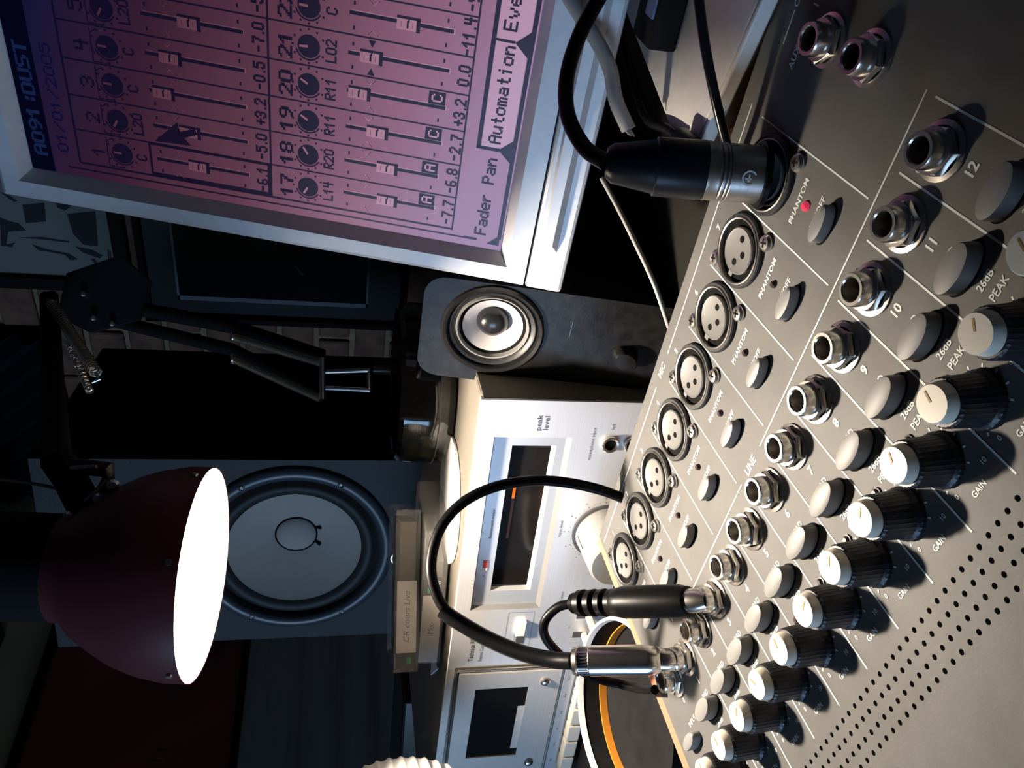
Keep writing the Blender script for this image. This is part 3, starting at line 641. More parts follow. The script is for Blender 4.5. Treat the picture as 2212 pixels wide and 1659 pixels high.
# stand
MI = MOM.inverted(); cx = mo_o + e_r * 0.0
bp_ = Vector((mo_o.x + 0.08, mo_o.y + 0.17, OZ - 0.1265))
sb_ = NB(); lathe(sb_, [(0.085, 0), (0.085, 0.008), (0.078, 0.013), (0.03, 0.017)], 40, cap0=True, cap1=True, m=Matrix.Translation(bp_)); 
for v in sb_.verts: v.co = MI @ v.co
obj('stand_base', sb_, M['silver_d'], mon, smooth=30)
nk = NB(); tube(nk, [(0, 0, 0.012), (0, 0, 0.09), (-0.02, -0.10, 0.17)], 0.014, n=14, smooth=False)
for v in nk.verts: v.co = MI @ (v.co + bp_ + Vector((0, 0.012, 0)))
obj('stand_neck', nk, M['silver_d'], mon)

# ================================================================== CASSETTE DECK
d0 = EYE + Vector((-0.2788, 0.3316, -0.0794))
dx = Vector((0.9839, 0.1788, 0)).normalized(); dy = Vector((-0.1788, 0.9839, 0)).normalized(); dz = Vector((0, 0, 1))
DM = frame(d0, dx, dy, dz)                      # local: x right (0 at the right end), y back, z up (0 at the top edge)
deck = thing('cassette_deck', 'silver cassette deck with wide meter window, cassette door and large level knob', 'cassette deck', DM)
def mmv(*a): return tuple(v * mm for v in a)
obj('cover', bxm(*mmv(-430, 9, -100, -1.5, 236, -0.5), bev=0.002), M['decktop'], deck)
obj('side_panel', bxm(*mmv(-1.4, 2, -100, 0.4, 236, -1), bev=0.0005), M['deckside'], deck)
fp = NB()   # face with the meter window and the cassette bay left open
def fbox(x0, z0, x1, z1, y0=0, y1=4, b=0.0, bm=None): return box(bm if bm else fp, x0 * mm, y0 * mm, z0 * mm, x1 * mm, y1 * mm, z1 * mm, bev=b)
WX0, WX1, WZ0, WZ1 = -157.5, -24.4, -55.8, -9.5
fbox(-211, -103.9, WX0, 0.3); fbox(WX1, -103.9, 0, 0.3); fbox(WX0, WZ1, WX1, 0.3); fbox(WX0, -103.9, WX1, WZ0)
obj('face_panel', fp, M['alu'], deck)
tl = NB(); tube(tl, [mmv(-430, 0.6, 0.2), mmv(0, 0.6, 0.2)], 0.0007, n=6, smooth=False); obj('top_trim', tl, M['whitep'], deck)
tb = NB()
wo = [mmv(WX0, 0, WZ0), mmv(WX1, 0, WZ0), mmv(WX1, 0, WZ1), mmv(WX0, 0, WZ1)]; wi = [mmv(WX0 + 1.8, 3.0, WZ0 + 2.4), mmv(WX1 - 1.2, 3.0, WZ0 + 2.4), mmv(WX1 - 1.2, 3.0, WZ1 - 1.2), mmv(WX0 + 1.8, 3.0, WZ1 - 1.2)]
GX0, GX1, GZ0, GZ1 = -144, -32, -48.2, -21.6
gi = [mmv(GX0, 3.0, GZ0), mmv(GX1, 3.0, GZ0), mmv(GX1, 3.0, GZ1), mmv(GX0, 3.0, GZ1)]; gd = [mmv(GX0 + 1.6, 6, GZ0 + 2.2), mmv(GX1 - .3, 6, GZ0 + 2.2), mmv(GX1 - .3, 6, GZ1 - .3), mmv(GX0 + 1.6, 6, GZ1 - .3)]
tb2 = NB()
for A_, B_, q_ in ((wo, wi, tb2), (wi, gi, tb), (gi, gd, tb)):
    for i in range(4):
        j = (i + 1) % 4; quad(q_, [A_[i], A_[j], B_[j], B_[i]])
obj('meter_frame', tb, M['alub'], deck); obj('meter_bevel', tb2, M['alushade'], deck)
obj('meter_glass', bxm(*mmv(GX0 + 1.4, 5.9, GZ0 + 2, GX1, 7, GZ1), ), M['glassdark'], deck)
sg_ = NB(); box(sg_, *mmv(-72.0, 5.6, -28.6, -61.8, 5.9, -26.9)); obj('meter_segment', sg_, M['orange'], deck)['label'] = 'lit orange meter bar'
sg_ = NB(); box(sg_, *mmv(-103, 5.7, -28.8, -72, 5.9, -27.2)); obj('meter_trace', sg_, M['orange_dim'], deck)
obj('tally', bxm(*mmv(-124.0, 2.5, -17.3, -118.4, 3.1, -14.2)), M['redsq'], deck)['label'] = 'red tally square'
obj('tally', bxm(*mmv(-126.4, 2.5, -17.3, -124.1, 3.1, -14.2)), M['label'], deck)
dtx = NB()
def dtext(s, size, x, z_, y=-0.15, **k): text(dtx, s, size * mm, frame(Vector(mmv(x, y, z_)), Vector((1, 0, 0)), Vector((0, 0, 1)), Vector((0, -1, 0))), **k)
dtext('peak', 2.9, -14.7, -34.6, bold=0.008, squash=1.35); dtext('level', 2.9, -14.6, -39.0, bold=0.008, squash=1.3)
dtext('microphone input', 1.9, -28.5, -68.6, squash=1.15); dtext('left', 1.9, -16.3, -79.7, squash=1.2); dtext('right', 1.9, -16.3, -93.4, squash=1.2)
dtext('fluorescent meter', 1.9, -89.3, -16.4, y=2.85, squash=1.15); dtext('input level', 1.9, -91.5, -59.6, squash=1.15); dtext('input select', 1.8, -150, -69.5, squash=1.1)
dtext('Technics RS-M17', 3.2, -204, -14.4, bold=0.015, align='LEFT', squash=0.95); dtext('Stereo Cassette Deck', 2.5, -204.5, -20.9, align='LEFT', squash=0.92)
dtext('power', 1.6, -192, -32, squash=1.1); dtext('off', 1.4, -131, -15.8, y=2.85); dtext('mic', 1.4, -176, -79.2); dtext('line', 1.4, -176, -94)
for i in range(11):
    a = math.radians(-140 + 28 * i); dtext(str(i), 1.5, -93.6 + math.sin(a) * 25.5, -87.9 + math.cos(a) * 25.5)
for i in range(31):
    a = math.radians(-140 + 280 / 30 * i); X_, Z_ = -93.6 + math.sin(a) * 22.6, -87.9 + math.cos(a) * 22.6; q_ = 0.35 if i % 3 == 0 else 0.2
    quad(dtx, [mmv(X_ - q_, -.15, Z_ - q_), mmv(X_ + q_, -.15, Z_ - q_), mmv(X_ + q_, -.15, Z_ + q_), mmv(X_ - q_, -.15, Z_ + q_)])
for a0, b0, a1, b1 in ((-194, -35.6, -160.5, -35.4), (-194, -53.2, -160.5, -53.0), (-194, -53.2, -193.8, -35.4), (-160.7, -53.2, -160.5, -35.4)):
    quad(dtx, [mmv(a0, -.15, b0), mmv(a1, -.15, b0), mmv(a1, -.15, b1), mmv(a0, -.15, b1)])
obj('lettering', dtx, M['print_k'], deck)['kind'] = 'stuff'
RY = Matrix.Rotation(PI / 2, 4, 'X')             # local z of a lathe -> out of the face (-y)
kb = lat([(0.0192, 0), (0.0192, 0.0012), (0.0186, 0.0016), (0.0180, 0.0018), (0.0178, 0.0165), (0.0172, 0.0172), (0.0172, 0.0178), (0.0176, 0.0184), (0.0172, 0.030), (0.0158, 0.0312)], 48, cap1=True)
kn = obj('level_knob', kb, M['silverknob'], deck, smooth=30, mw=Matrix.Translation(mmv(-93.6, 0, -87.9)) @ RY)
obj('knob_skirt', lat([(0.0205, 0.0), (0.0205, 0.0016), (0.0190, 0.0018)], 48), M['print_k'], kn); obj('pointer', bxm(-0.0004, 0.0174, 0.004, 0.0004, 0.0181, 0.016), M['print_k'], kn)
jr = mesh(lat([(0.0054, 0), (0.0054, 0.0022), (0.0048, 0.0026), (0.0036, 0.0020), (0.0034, -0.001)], 32), M['chrome'], 'microphone_jack', 30); jh = mesh(lat([(0.0035, 0.0002)], 24, cap1=True), M['hole'], 'bore')
for zz in (-79.6, -93.2):
    o = obj('microphone_jack', jr, None, deck, mw=Matrix.Translation(mmv(-28, 0, zz)) @ RY); obj('bore', jh, None, o)
obj('switch_slot', bxm(*mmv(-189.5, -0.12, -49.2, -167, 0.2, -41.2)), M['alub'], deck)
pw = NB(); box(pw, *mmv(-180, -3.0, -48.6, -167.6, 0.4, -41.8), bev=0.0008); obj('power_switch', pw, M['whitep'], deck)
obj('switch_window', bxm(*mmv(-189.0, -0.3, -49.0, -182, 0.2, -43.4)), M['print_k'], deck)
for xx, w_ in ((-183.4, 0), (-165.8, 1)):
    o = obj('lever_slot', bxm(*mmv(xx - 2.6, -0.14, -89.6, xx + 2.6, 0.2, -83.0)), M['print_k'], deck)
    lv = NB(); box(lv, *mmv(xx - 1.9, -14, -92.8, xx + 1.9, 0.3, -89.0), bev=0.0006); obj('switch_lever', lv, M['cream'], o)
# cassette door
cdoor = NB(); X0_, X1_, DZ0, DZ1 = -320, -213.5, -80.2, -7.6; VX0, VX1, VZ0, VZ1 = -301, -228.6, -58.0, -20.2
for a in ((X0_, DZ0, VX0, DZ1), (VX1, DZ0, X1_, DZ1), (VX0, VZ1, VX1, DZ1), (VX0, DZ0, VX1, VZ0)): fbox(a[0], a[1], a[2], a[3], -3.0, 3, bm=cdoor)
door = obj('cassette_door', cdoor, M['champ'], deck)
obj('door_gap', bxm(*mmv(-324, -0.3, -82, -209.5, 0.5, -4.6)), M['deckside'], deck)
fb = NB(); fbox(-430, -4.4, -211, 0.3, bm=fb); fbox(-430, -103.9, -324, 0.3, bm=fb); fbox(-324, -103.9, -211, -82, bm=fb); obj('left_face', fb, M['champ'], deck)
obj('door_window', bxm(*mmv(VX0, -2.0, VZ0, VX1, -1.0, VZ1)), M['glassdark'], door)
obj('tape_label', bxm(*mmv(-294, -2.25, -69.5, -249, -1.9, -53.0)), M['label'], door); obj('tape_mark', bxm(*mmv(-272, -2.4, -64, -262, -2.2, -58)), M['deckside'], door)
obj('screw', lat([(0.0034, 0), (0.0034, 0.0012), (0.0024, 0.0022), (0.001, 0.0025)], 20, cap1=True), M['chrome'], door, smooth=40, mw=Matrix.Translation(mmv(-224, -3, -69)) @ RY)
obj('screw', lat([(0.0034, 0), (0.0034, 0.0012), (0.0024, 0.0022), (0.001, 0.0025)], 20, cap1=True), M['chrome'], door, smooth=40, mw=Matrix.Translation(mmv(-310, -3, -69)) @ RY)
dr = NB(); tube(dr, [mmv(-318, -1.5, -5.4), mmv(-213, -1.5, -5.4), mmv(-211, -1.5, -7), mmv(-211, -1.5, -82)], 0.0011, n=8, smooth=False); obj('door_rim', dr, M['chrome'], deck, smooth=40)
ps_ = NB(); fbox(-330, -89.6, -213, -82.5, -3.2, 1, bm=ps_); obj('label_strip', ps_, M['alub'], deck)
kt = NB()
for i in range(6): text(kt, ('rec', 'rew', 'ff', 'play', 'stop', 'eject')[5 - i], 0.0016, frame(Vector(mmv(-222 - i * 17.5, -3.4, -86)), Vector((1, 0, 0)), Vector((0, 0, 1)), Vector((0, -1, 0))))
obj('key_lettering', kt, M['print_k'], deck)['kind'] = 'stuff'
pk = mesh(box(NB(), *mmv(-8, -9, -5.4, 8, 1, 4.6), bev=0.001), M['cream'], 'piano_key')
for i in range(6): obj('piano_key', pk, None, deck, mw=T(*mmv(-222 - i * 17.5, 0, -96.5)))
fm = mesh(lat([(0.012, 0), (0.011, 0.0061)], 20, cap0=True, cap1=True), M['rubber'], 'foot')
for x, y in ((-30, 20), (-400, 20), (-30, 215), (-400, 215)): obj('foot', fm, None, deck, mw=T(*mmv(x, y, -105.4)))

# ---- cassette cases on the deck
def case(name, label, x, y, z_, rot, tone, lx):
    t = thing(name, label, 'cassette case', DM @ T(x * mm, y * mm, z_ * mm, rot), 'cassette cases stacked on the deck')
    sh = NB(); box(sh, *mmv(-54.5, 0, 0, 54.5, 69, 17), bev=0.0008, seg=2); bmesh.ops.reverse_faces
    obj('shell', sh, M['clear'], t)
    obj('inlay_card', bxm(*mmv(lx[0], 1.4, 1.8, lx[1], 2.0, 15.2)), M['label'], t)
    w_ = NB(); text(w_, tone, 0.0042, frame(Vector(mmv(sum(lx) / 2, 1.2, 8.2)), Vector((1, 0, 0)), Vector((0, 0, 1)), Vector((0, -1, 0))), shear=0.2); obj('handwriting', w_, M['pencil'], t)['kind'] = 'stuff'
    return t
def cpos(xl_, yl_, rot): return xl_ + 54.5 * math.cos(rot), yl_ + 54.5 * math.sin(rot)
xa_, ya2 = cpos(-216, 4, 0.60)
c1 = case('cassette_case', 'clear cassette case on top of the stack, pencilled card and black corner at its spine', xa_, ya2, 19.5, 0.60, 'CR cours Live', (-42, 6))
obj('inlay_corner', bxm(*mmv(-53, 1.4, 1.8, -42.4, 2.0, 15.2)), M['blk_g'], c1); obj('inlay_logo', bxm(*mmv(-49, 1.2, 5, -45, 1.5, 8)), M['green'], c1)
obj('cassette', bxm(*mmv(-50, 3, 2.5, 46, 64, 14), bev=0.001), M['deckside'], c1)
xa_, ya2 = cpos(-229, 22, 0.12)
c2 = case('cassette_case', 'clear cassette case at the bottom of the stack, with black and green spine corner', xa_, ya2, 2.2, 0.12, 'Mix', (-54, 2.5))
obj('inlay_corner', bxm(*mmv(3, 1.4, 1.8, 17, 2.0, 15.2)), M['blk_g'], c2); obj('inlay_logo', bxm(*mmv(5, 1.2, 9, 10, 1.5, 12.5)), M['green'], c2)
lt = NB(); text(lt, 'SONY', 0.0028, frame(Vector(mmv(10, 1.2, 5.2)), Vector((1, 0, 0)), Vector((0, 0, 1)), Vector((0, -1, 0))), bold=0.02); obj('inlay_lettering', lt, M['paper'], c2)['kind'] = 'stuff'
obj('cassette', bxm(*mmv(-50, 3, 2.5, 30, 66, 14), bev=0.001), M['deckside'], c2)
co = thing('highlight_disc', 'white disc added as a lamp highlight under the cassette cases', 'highlight_disc', DM @ T(*mmv(-116, 64, -0.4)))  # disc added to stand for the lamp highlight on the lower case
obj('highlight_plate', lat([(0.043, 0), (0.044, 0.0006), (0.044, 0.0020), (0.043, 0.0025)], 56, cap0=True, cap1=True), M['whitep'], co, smooth=30)
fc = obj('folded_leaflet', poly(NB(), [(-0.286, 0.062), (-0.250, 0.036), (-0.262, 0.066), (-0.300, 0.020)][:3], -0.0003, 0.0006), M['paper'], None, mw=None); fc.matrix_world = DM
tag(fc, 'small white folded leaflet lying on the deck behind the cassette door', 'leaflet')

# ---- smoked dish on the deck
sd = thing('smoked_dish', 'round smoked acrylic dish standing on the cassette deck', 'dish', DM @ T(*mmv(-62, 131, -0.4)) @ Matrix.Scale(0.965, 4))
obj('dish_bowl', lat([(0.050, 0), (0.056, 0.0015), (0.0592, 0.006), (0.0598, 0.014), (0.0598, 0.030), (0.0588, 0.0365), (0.0560, 0.0395), (0.0545, 0.0385), (0.0545, 0.012), (0.050, 0.0070)], 64, cap0=True, cap1=True), M['smoke'], sd, smooth=30)
ri = NB(); lathe(ri, [(0.0601, 0.0118), (0.0606, 0.0122), (0.0601, 0.0126)], 64); obj('dish_ring', ri, M['steel'], sd, smooth=40)

# ================================================================== STUDIO LOUDSPEAKER
ya_ = math.radians(13); sn = Vector((math.sin(ya_), -math.cos(ya_), 0)); sx_ = Vector((math.cos(ya_), math.sin(ya_), 0))
SP = at(637, 1188, 0.88); SM = frame(SP, sx_, -sn, Vector((0, 0, 1)))
spk = thing('studio_loudspeaker', 'black studio loudspeaker with white woofer cone behind the desk lamp', 'loudspeaker', SM)
hl, hr = -0.127, 0.116; zt, zb = 0.252, -0.138
cbm = bxm(hl, 0.0, zb, hr, 0.27, zt, bev=0.002)
for f in list(cbm.faces):
    if f.normal.y < -0.99 or abs(f.calc_center_median().y) < 1e-6: cbm.faces.remove(f)
obj('cabinet', cbm, M['cab_shaded'], spk)
bf = NB(); n = 48; R0 = 0.1065
inn = [bf.verts.new((R0 * math.cos(2 * PI * k / n), 0, R0 * math.sin(2 * PI * k / n))) for k in range(n)]
ou = []
for k in range(n):
    a = 2 * PI * k / n; c, s = math.cos(a), math.sin(a); f = min(((hr if c > 0 else -hl) / abs(c)) if abs(c) > 1e-6 else 9, ((0.130 if s > 0 else -zb) / abs(s)) if abs(s) > 1e-6 else 9)
    ou.append(bf.verts.new((c * f, 0, s * f)))
for k in range(n): bf.faces.new((inn[k], ou[k], ou[(k + 1) % n], inn[(k + 1) % n]))
for cx_, cz_ in ((hl, zb), (hr, zb), (hl, 0.130), (hr, 0.130)):
    # corner triangles
    cand = sorted(ou, key=lambda v: (v.co.x - cx_) ** 2 + (v.co.z - cz_) ** 2)[:2]
    if (cand[0].co - Vector((cx_, 0, cz_))).length > 1e-5:
        try: bf.faces.new((cand[0], cand[1], bf.verts.new((cx_, 0, cz_))))
        except ValueError: pass
quad(bf, [(hl, 0, 0.130), (hr, 0, 0.130), (hr, 0, zt), (hl, 0, zt)])
obj('baffle', bf, M['cab'], spk)
RS = RY
obj('woofer_ring', lat([(0.1085, 0.0), (0.1085, 0.001), (0.1080, 0.0030), (0.1050, 0.0062), (0.1000, 0.0070), (0.0960, 0.0062), (0.0930, 0.0035), (0.0915, -0.004)], 72), M['ring'], spk, smooth=40, mw=RS)
wf = obj('woofer', lat([(0.0915, -0.004), (0.0890, -0.003), (0.0855, 0.0016), (0.0810, 0.0030), (0.0765, 0.0016), (0.0735, -0.001), (0.0720, -0.002)], 72), M['surround'], spk, smooth=50, mw=RS)
wc = NB(); lathe(wc, [(0.0722, -0.0015), (0.0700, -0.0035), (0.048, -0.0165), (0.0225, -0.0295)], 72); obj('cone', wc, M['cone'], wf, smooth=50)
cpz = lat([(0.0222, -0.0290), (0.0200, -0.0262), (0.015, -0.0236), (0.008, -0.0222), (0.002, -0.0218)], 40, cap1=True); obj('dust_cap', cpz, M['cone'], wf, smooth=60)
obj('cap_seam', lat([(0.0236, -0.0286), (0.0228, -0.0278), (0.0218, -0.0284)], 40), M['hole'], wf)
ldm = NB(); tube(ldm, [(-0.0010, 0, 0), (0.0060, 0, 0.0035)], (0.0008, 0.0020), n=8, smooth=False); ldm = mesh(ldm, M['hole'], 'lead_wire', 40)
for a in (-66, -114): obj('lead_wire', ldm, None, wf, mw=Matrix.Rotation(math.radians(a), 4, 'Z') @ T(0.0235, 0, -0.0280))
wsb = mesh(lat([(0.0038, -0.0004), (0.0036, 0.0006), (0.0024, 0.0011), (0.0016, 0.0002)], 18, cap1=True), M['chrome_d'], 'screw', 40)
for a in (90, 30, -30, -150, 150, -90 + 50):
    if a == -40: continue
    obj('screw', wsb, None, spk, mw=RS @ Matrix.Rotation(math.radians(a - 88 + 90), 4, 'Z') @ T(0.1002, 0, 0.0066))
for a in (-1, 181, -58, 238, 58, 122): pass
lgo = NB(); lathe(lgo, [(0.0082, 0.0082), (0.0082, 0.0086), (0.0068, 0.0086), (0.0068, 0.0082)], 36)
for k in range(3):
    a = k * PI / 3 + PI / 2
    for sgn in (1, -1):
        d = Vector((math.cos(a) * sgn, math.sin(a) * sgn)); nn = Vector((-d.y, d.x))
        pts = [nn * 0.0006, nn * 0.0006 + d * 0.0030, nn * 0.0017 + d * 0.0040, nn * 0.0017 + d * 0.0058, nn * 0.0005 + d * 0.0058, nn * 0.0005 + d * 0.0046, -nn * 0.0005 + d * 0.0046, -nn * 0.0005 + d * 0.0058, -nn * 0.0017 + d * 0.0058, -nn * 0.0017 + d * 0.0040, -nn * 0.0006 + d * 0.0030, -nn * 0.0006]
        lgo.faces.new([lgo.verts.new((p.x, p.y, 0.0086)) for p in pts])
lo_ = obj('emblem', lgo, M['logo'], spk, mw=RS @ T(-0.0085, -0.1130, 0)); lo_['label'] = 'lit round emblem of three crossed tuning forks'
obj('emblem_seat', lat([(0.0095, 0.0), (0.0095, 0.0078), (0.009, 0.0081)], 32, cap1=True), M['blk_m'], spk, smooth=40, mw=RS @ T(-0.0085, -0.1130, 0))
obj('tweeter', lat([(0.052, 0), (0.052, 0.003), (0.046, 0.004), (0.030, -0.004), (0.017, -0.012), (0.013, -0.006), (0.004, -0.002)], 48, cap1=True), M['ring'], spk, smooth=40, mw=RS @ T(0, 0.178, 0))
st = thing('speaker_plinth', 'black plinth box under the studio loudspeaker', 'plinth', SM)
zz = Z0 - SP.z
obj('plinth_box', bxm(hl + 0.002, 0.01, zz, hr - 0.002, 0.25, zb, bev=0.002), M['blk_m'], st)

# ================================================================== SMALL SATELLITE SPEAKER
ST = math.radians(9)
sy_ = 0.368
def ony(px, py, y): r = ray(px, py); return EYE + r * (y / r.y)
sa_l = ony(905, 812, sy_).x; sa_r = ony(1060, 606, sy_).x; sa_t = ony(909, 700, sy_).z
fz = Vector((0, math.sin(ST), math.cos(ST))); fy = Vector((0, math.cos(ST), -math.sin(ST)))
SAO = Vector(((sa_l + sa_r) / 2 + 0.002, sy_, sa_t)); SAM = frame(SAO, Vector((1, 0, 0)), fy, fz)
sat = thing('satellite_speaker', 'small dusty black desktop speaker with silver cone between deck and monitor', 'speaker', SAM)
hw = (sa_r - sa_l) / 2; hh = (sa_t - Z0) / math.cos(ST)
def rrect(w, z0_, z1_, r, n=7):
    pts = []
    for cx_, cz_, a0 in ((w - r, z1_ - r, 0), (-w + r, z1_ - r, 90), (-w + r, z0_ + r * .3, 180), (w - r, z0_ + r * .3, 270)):
        rr = r if a0 < 180 else r * 0.3
        for i in range(n):
            a = math.radians(a0 + 90 * i / (n - 1)); pts.append(((cx_ if a0 < 180 else math.copysign(w - rr, cx_)) + rr * math.cos(a), cz_ + rr * math.sin(a)))
    return pts
sb2 = NB(); front = rrect(hw, -hh + 0.002, 0, 0.012)
def loop(y, k, dz_=0.0): return [sb2.verts.new((x * k, y, z_ * (1 if z_ < -hh / 2 else 1) + dz_)) for x, z_ in front]
l0, l1_, l2 = loop(0.0, 0.985), loop(0.002, 1.0), loop(0.072, 0.93)
bc_ = len(front)
for A_, B_ in ((l0, l1_), (l1_, l2)):
    for k in range(bc_): sb2.faces.new((A_[k], A_[(k + 1) % bc_], B_[(k + 1) % bc_], B_[k]))
sb2.faces.new(l2)
inn_c = Vector((0, 0)); 
DC = SAM.inverted() @ (EYE + ray(1064, 714) * ((SAO - EYE).dot(fy) / ray(1064, 714).dot(fy))); dcx, dcz = DC.x, DC.z; DR = 0.0258
circ = [sb2.verts.new((dcx + DR * math.cos(2 * PI * k / 40), 0, dcz + DR * math.sin(2 * PI * k / 40))) for k in range(40)]
es = [sb2.edges.new((circ[k], circ[(k + 1) % 40])) for k in range(40)]
fe = [sb2.edges.get((l0[k], l0[(k + 1) % bc_])) for k in range(bc_)]
bmesh.ops.triangle_fill(sb2, edges=es + fe, use_beauty=True)
for f in list(sb2.faces):
    c0_ = f.calc_center_median()
    if abs(c0_.y) < 1e-6 and (c0_.x - dcx) ** 2 + (c0_.z - dcz) ** 2 < (DR * 0.9) ** 2 and all((v in circ) for v in f.verts): sb2.faces.remove(f)
bmesh.ops.recalc_face_normals(sb2, faces=sb2.faces[:])
obj('body', sb2, M['blk_dust'], sat, smooth=30)
DMx = Matrix.Translation((dcx, 0, dcz)) @ RY
sur = obj('driver', lat([(0.0292, -0.0002), (0.0292, 0.0012), (0.0280, 0.0022), (0.0262, 0.0014), (0.0254, -0.002)], 56), M['blk_g'], sat, smooth=40, mw=DMx)
obj('surround', lat([(0.0256, -0.002), (0.0242, -0.0005), (0.0224, -0.0012), (0.0212, -0.003)], 56), M['blk'], sur, smooth=50)
obj('cone_edge', lat([(0.0213, -0.003), (0.0206, -0.0014), (0.0199, -0.0016), (0.0190, -0.0045)], 56), M['sat_edge'], sur, smooth=50)
obj('cone', lat([(0.0172, -0.0044), (0.0165, -0.0048), (0.0092, -0.0105)], 56), M['sat_cone'], sur, smooth=50)
obj('cone_gap', lat([(0.0195, -0.0040), (0.0168, -0.0050)], 56), M['hole'], sur)
obj('dust_cap', lat([(0.0094, -0.0103), (0.0092, -0.0085), (0.0078, -0.0060), (0.0048, -0.0042), (0.001, -0.0037)], 40, cap1=True), M['blk_g'], sur, smooth=60)
obj('volume_dial', lat([(0.0085, 0.0), (0.0082, 0.0045), (0.0068, 0.0062), (0.003, 0.0066)], 32, cap1=True, sx=1.0, sy=0.75), M['blk_dust'], sat, smooth=40, mw=Matrix.Translation((dcx - 0.006, 0, dcz - 0.078)) @ RY @ Matrix.Rotation(0.9, 4, 'Z'))
gr = NB(); box(gr, -0.006, -0.0003, -0.0002, 0.006, 0.0002, 0.0002); obj('seam_mark', gr, M['ring'], sat, mw=T(dcx + 0.008, 0, dcz - 0.0435))

# ================================================================== DESK LAMP
LD = 0.372; LK = LD / 0.41
LO = at(443, 1237, LD)                         # centre of the shade opening
r_ = ray(443, 1237); hc = Vector((-r_.x, -r_.y, 0)).normalized(); rt = Vector((-hc.y, hc.x, 0)); rt = rt if rt.x > 0 else -rt
ax = (Vector((0, 0, 1)) - hc * math.tan(math.radians(4.3)) + rt * math.tan(math.radians(3.5))).normalized()   # up the shade
lx_ = (rt - rt.dot(ax) * ax).normalized(); LM_ = frame(LO, lx_, ax.cross(lx_), ax) @ Matrix.Scale(LK, 4)
lamp = thing('desk_lamp', 'spring arm desk lamp with dark red dome shade, lit above the console', 'lamp', LM_)
prof = [(0.0541, 0), (0.0537, 0.012), (0.0510, 0.025), (0.0470, 0.036), (0.0410, 0.047), (0.0345, 0.057), (0.0275, 0.064)]
obj('shade', lat([(0.0536, 0.0002), (0.0541, 0)] + prof[1:] + [(0.0262, 0.073)], 64, cap1=True), M['lampred'], lamp, smooth=40)
obj('reflector', lat([(0.0536, 0.0003)] + [(r - 0.0012, z_ + 0.0002) for r, z_ in prof[1:]] + [(0.0250, 0.072)], 64, cap1=True), M['lampin'], lamp, smooth=40)
obj('socket', lat([(0.0268, 0.062), (0.0268, 0.115), (0.022, 0.122)], 40, cap1=True), M['blk_m'], lamp, smooth=30)
BULB = emis('lit_bulb_glass', (1.0, 0.86, 0.70), 3100.0)
bu = lat([(0.004, 0.0690), (0.0105, 0.0670), (0.0130, 0.0625), (0.0130, 0.0600), (0.0105, 0.0565), (0.006, 0.0550), (0.002, 0.0546)], 20, cap0=True, cap1=True)
obj('bulb', bu, BULB, lamp, smooth=60)
sm = mesh(lat([(0.0016, 0), (0.0014, 0.0012)], 12, cap1=True), M['steel'], 'rim_screw')
for a in (-150, -85, -30, 60):
    a = math.radians(a); p = Vector((math.cos(a), math.sin(a), 0)); obj('rim_screw', sm, None, lamp, mw=axis(p * 0.0540 + Vector((0, 0, 0.0045)), p * 0.07 + Vector((0, 0, 0.0045))))
LI = LM_.inverted()
def lw(px, py, d): return LI @ at(px, py, d * LK if d < 0.45 else d)
def arm(name, pts, r, m, n=10): return obj(name, tub([lw(*p) for p in pts], r, n=n, smooth=False), m, lamp, smooth=40)
# bracket on the shade, wing bolts
hb = NB(); tube(hb, [lw(205, 1120, 0.405), lw(178, 1085, 0.405), lw(150, 1030, 0.412), lw(128, 1000, 0.418)], 0.0085, n=10, smooth=False); obj('head_bracket', hb, M['blk_m'], lamp, smooth=40)
hk = NB(); tube(hk, [lw(150, 1005, 0.405), lw(235, 1015, 0.405), lw(232, 1050, 0.405), lw(185, 1115, 0.400)], 0.0042, n=8, smooth=False); obj('bracket_plate', hk, M['blk'], lamp, smooth=40)
for p, q, r in (((185, 1083, 0.395), (232, 1040, 0.395), 0.0016), ((152, 1010, 0.398), (208, 1008, 0.398), 0.0010)): obj('bracket_pin', tub([lw(*p), lw(*q)], r, n=8, smooth=False), M['spring'], lamp)
for p in ((244, 1048, 0.394), (213, 1078, 0.394), (193, 1118, 0.394), (148, 1117, 0.397)): obj('bolt', lat([(0.0030, -0.002), (0.0030, 0.001), (0.0015, 0.0024)], 10, cap0=True, cap1=True, m=axis(lw(*p), lw(p[0], p[1], p[2] - 0.05))), M['steel'], lamp)
E1 = (200, 665, 0.66)
arm('upper_arm', [(132, 1000, 0.418), (122, 830, 0.55), (112, 640, 0.68)], 0.0058, M['blk_m']); arm('upper_arm', [(110, 1002, 0.420), (104, 830, 0.55), (98, 640, 0.68)], 0.0050, M['blk_m'])
def coil(name, a, b, R, turns, w, m=None):
    A_, B_ = lw(*a), lw(*b); mt = axis(A_, B_); l = (B_ - A_).length; N = turns * 8
    obj(name, tub([mt @ Vector((R * math.cos(2 * PI * k / 8), R * math.sin(2 * PI * k / 8), l * k / N)) for k in range(N + 1)], w, n=5, smooth=False), m or M['spring'], lamp, smooth=60)
coil('spring', (112, 655, 0.645), (207, 805, 0.555), 0.0040, 34, 0.0011); coil('spring', (148, 742, 0.62), (194, 845, 0.555), 0.0026, 26, 0.0008)
arm('spring_hook', [(207, 805, 0.555), (214, 820, 0.55), (200, 826, 0.55)], 0.0014, M['steel'])
el = NB(); poly(el, [(0, 0.030), (0.045, 0.028), (0.060, 0.0), (0.040, -0.026), (0, -0.022), (-0.02, 0)], -0.004, 0.004)
eo = obj('elbow_plate', el, M['blk'], lamp); em_ = frame(at(178, 665, 0.655), _y * -1, _x * -1, _z * -1); eo.matrix_local = LI @ em_ @ Matrix.Rotation(-1.2, 4, 'Z')
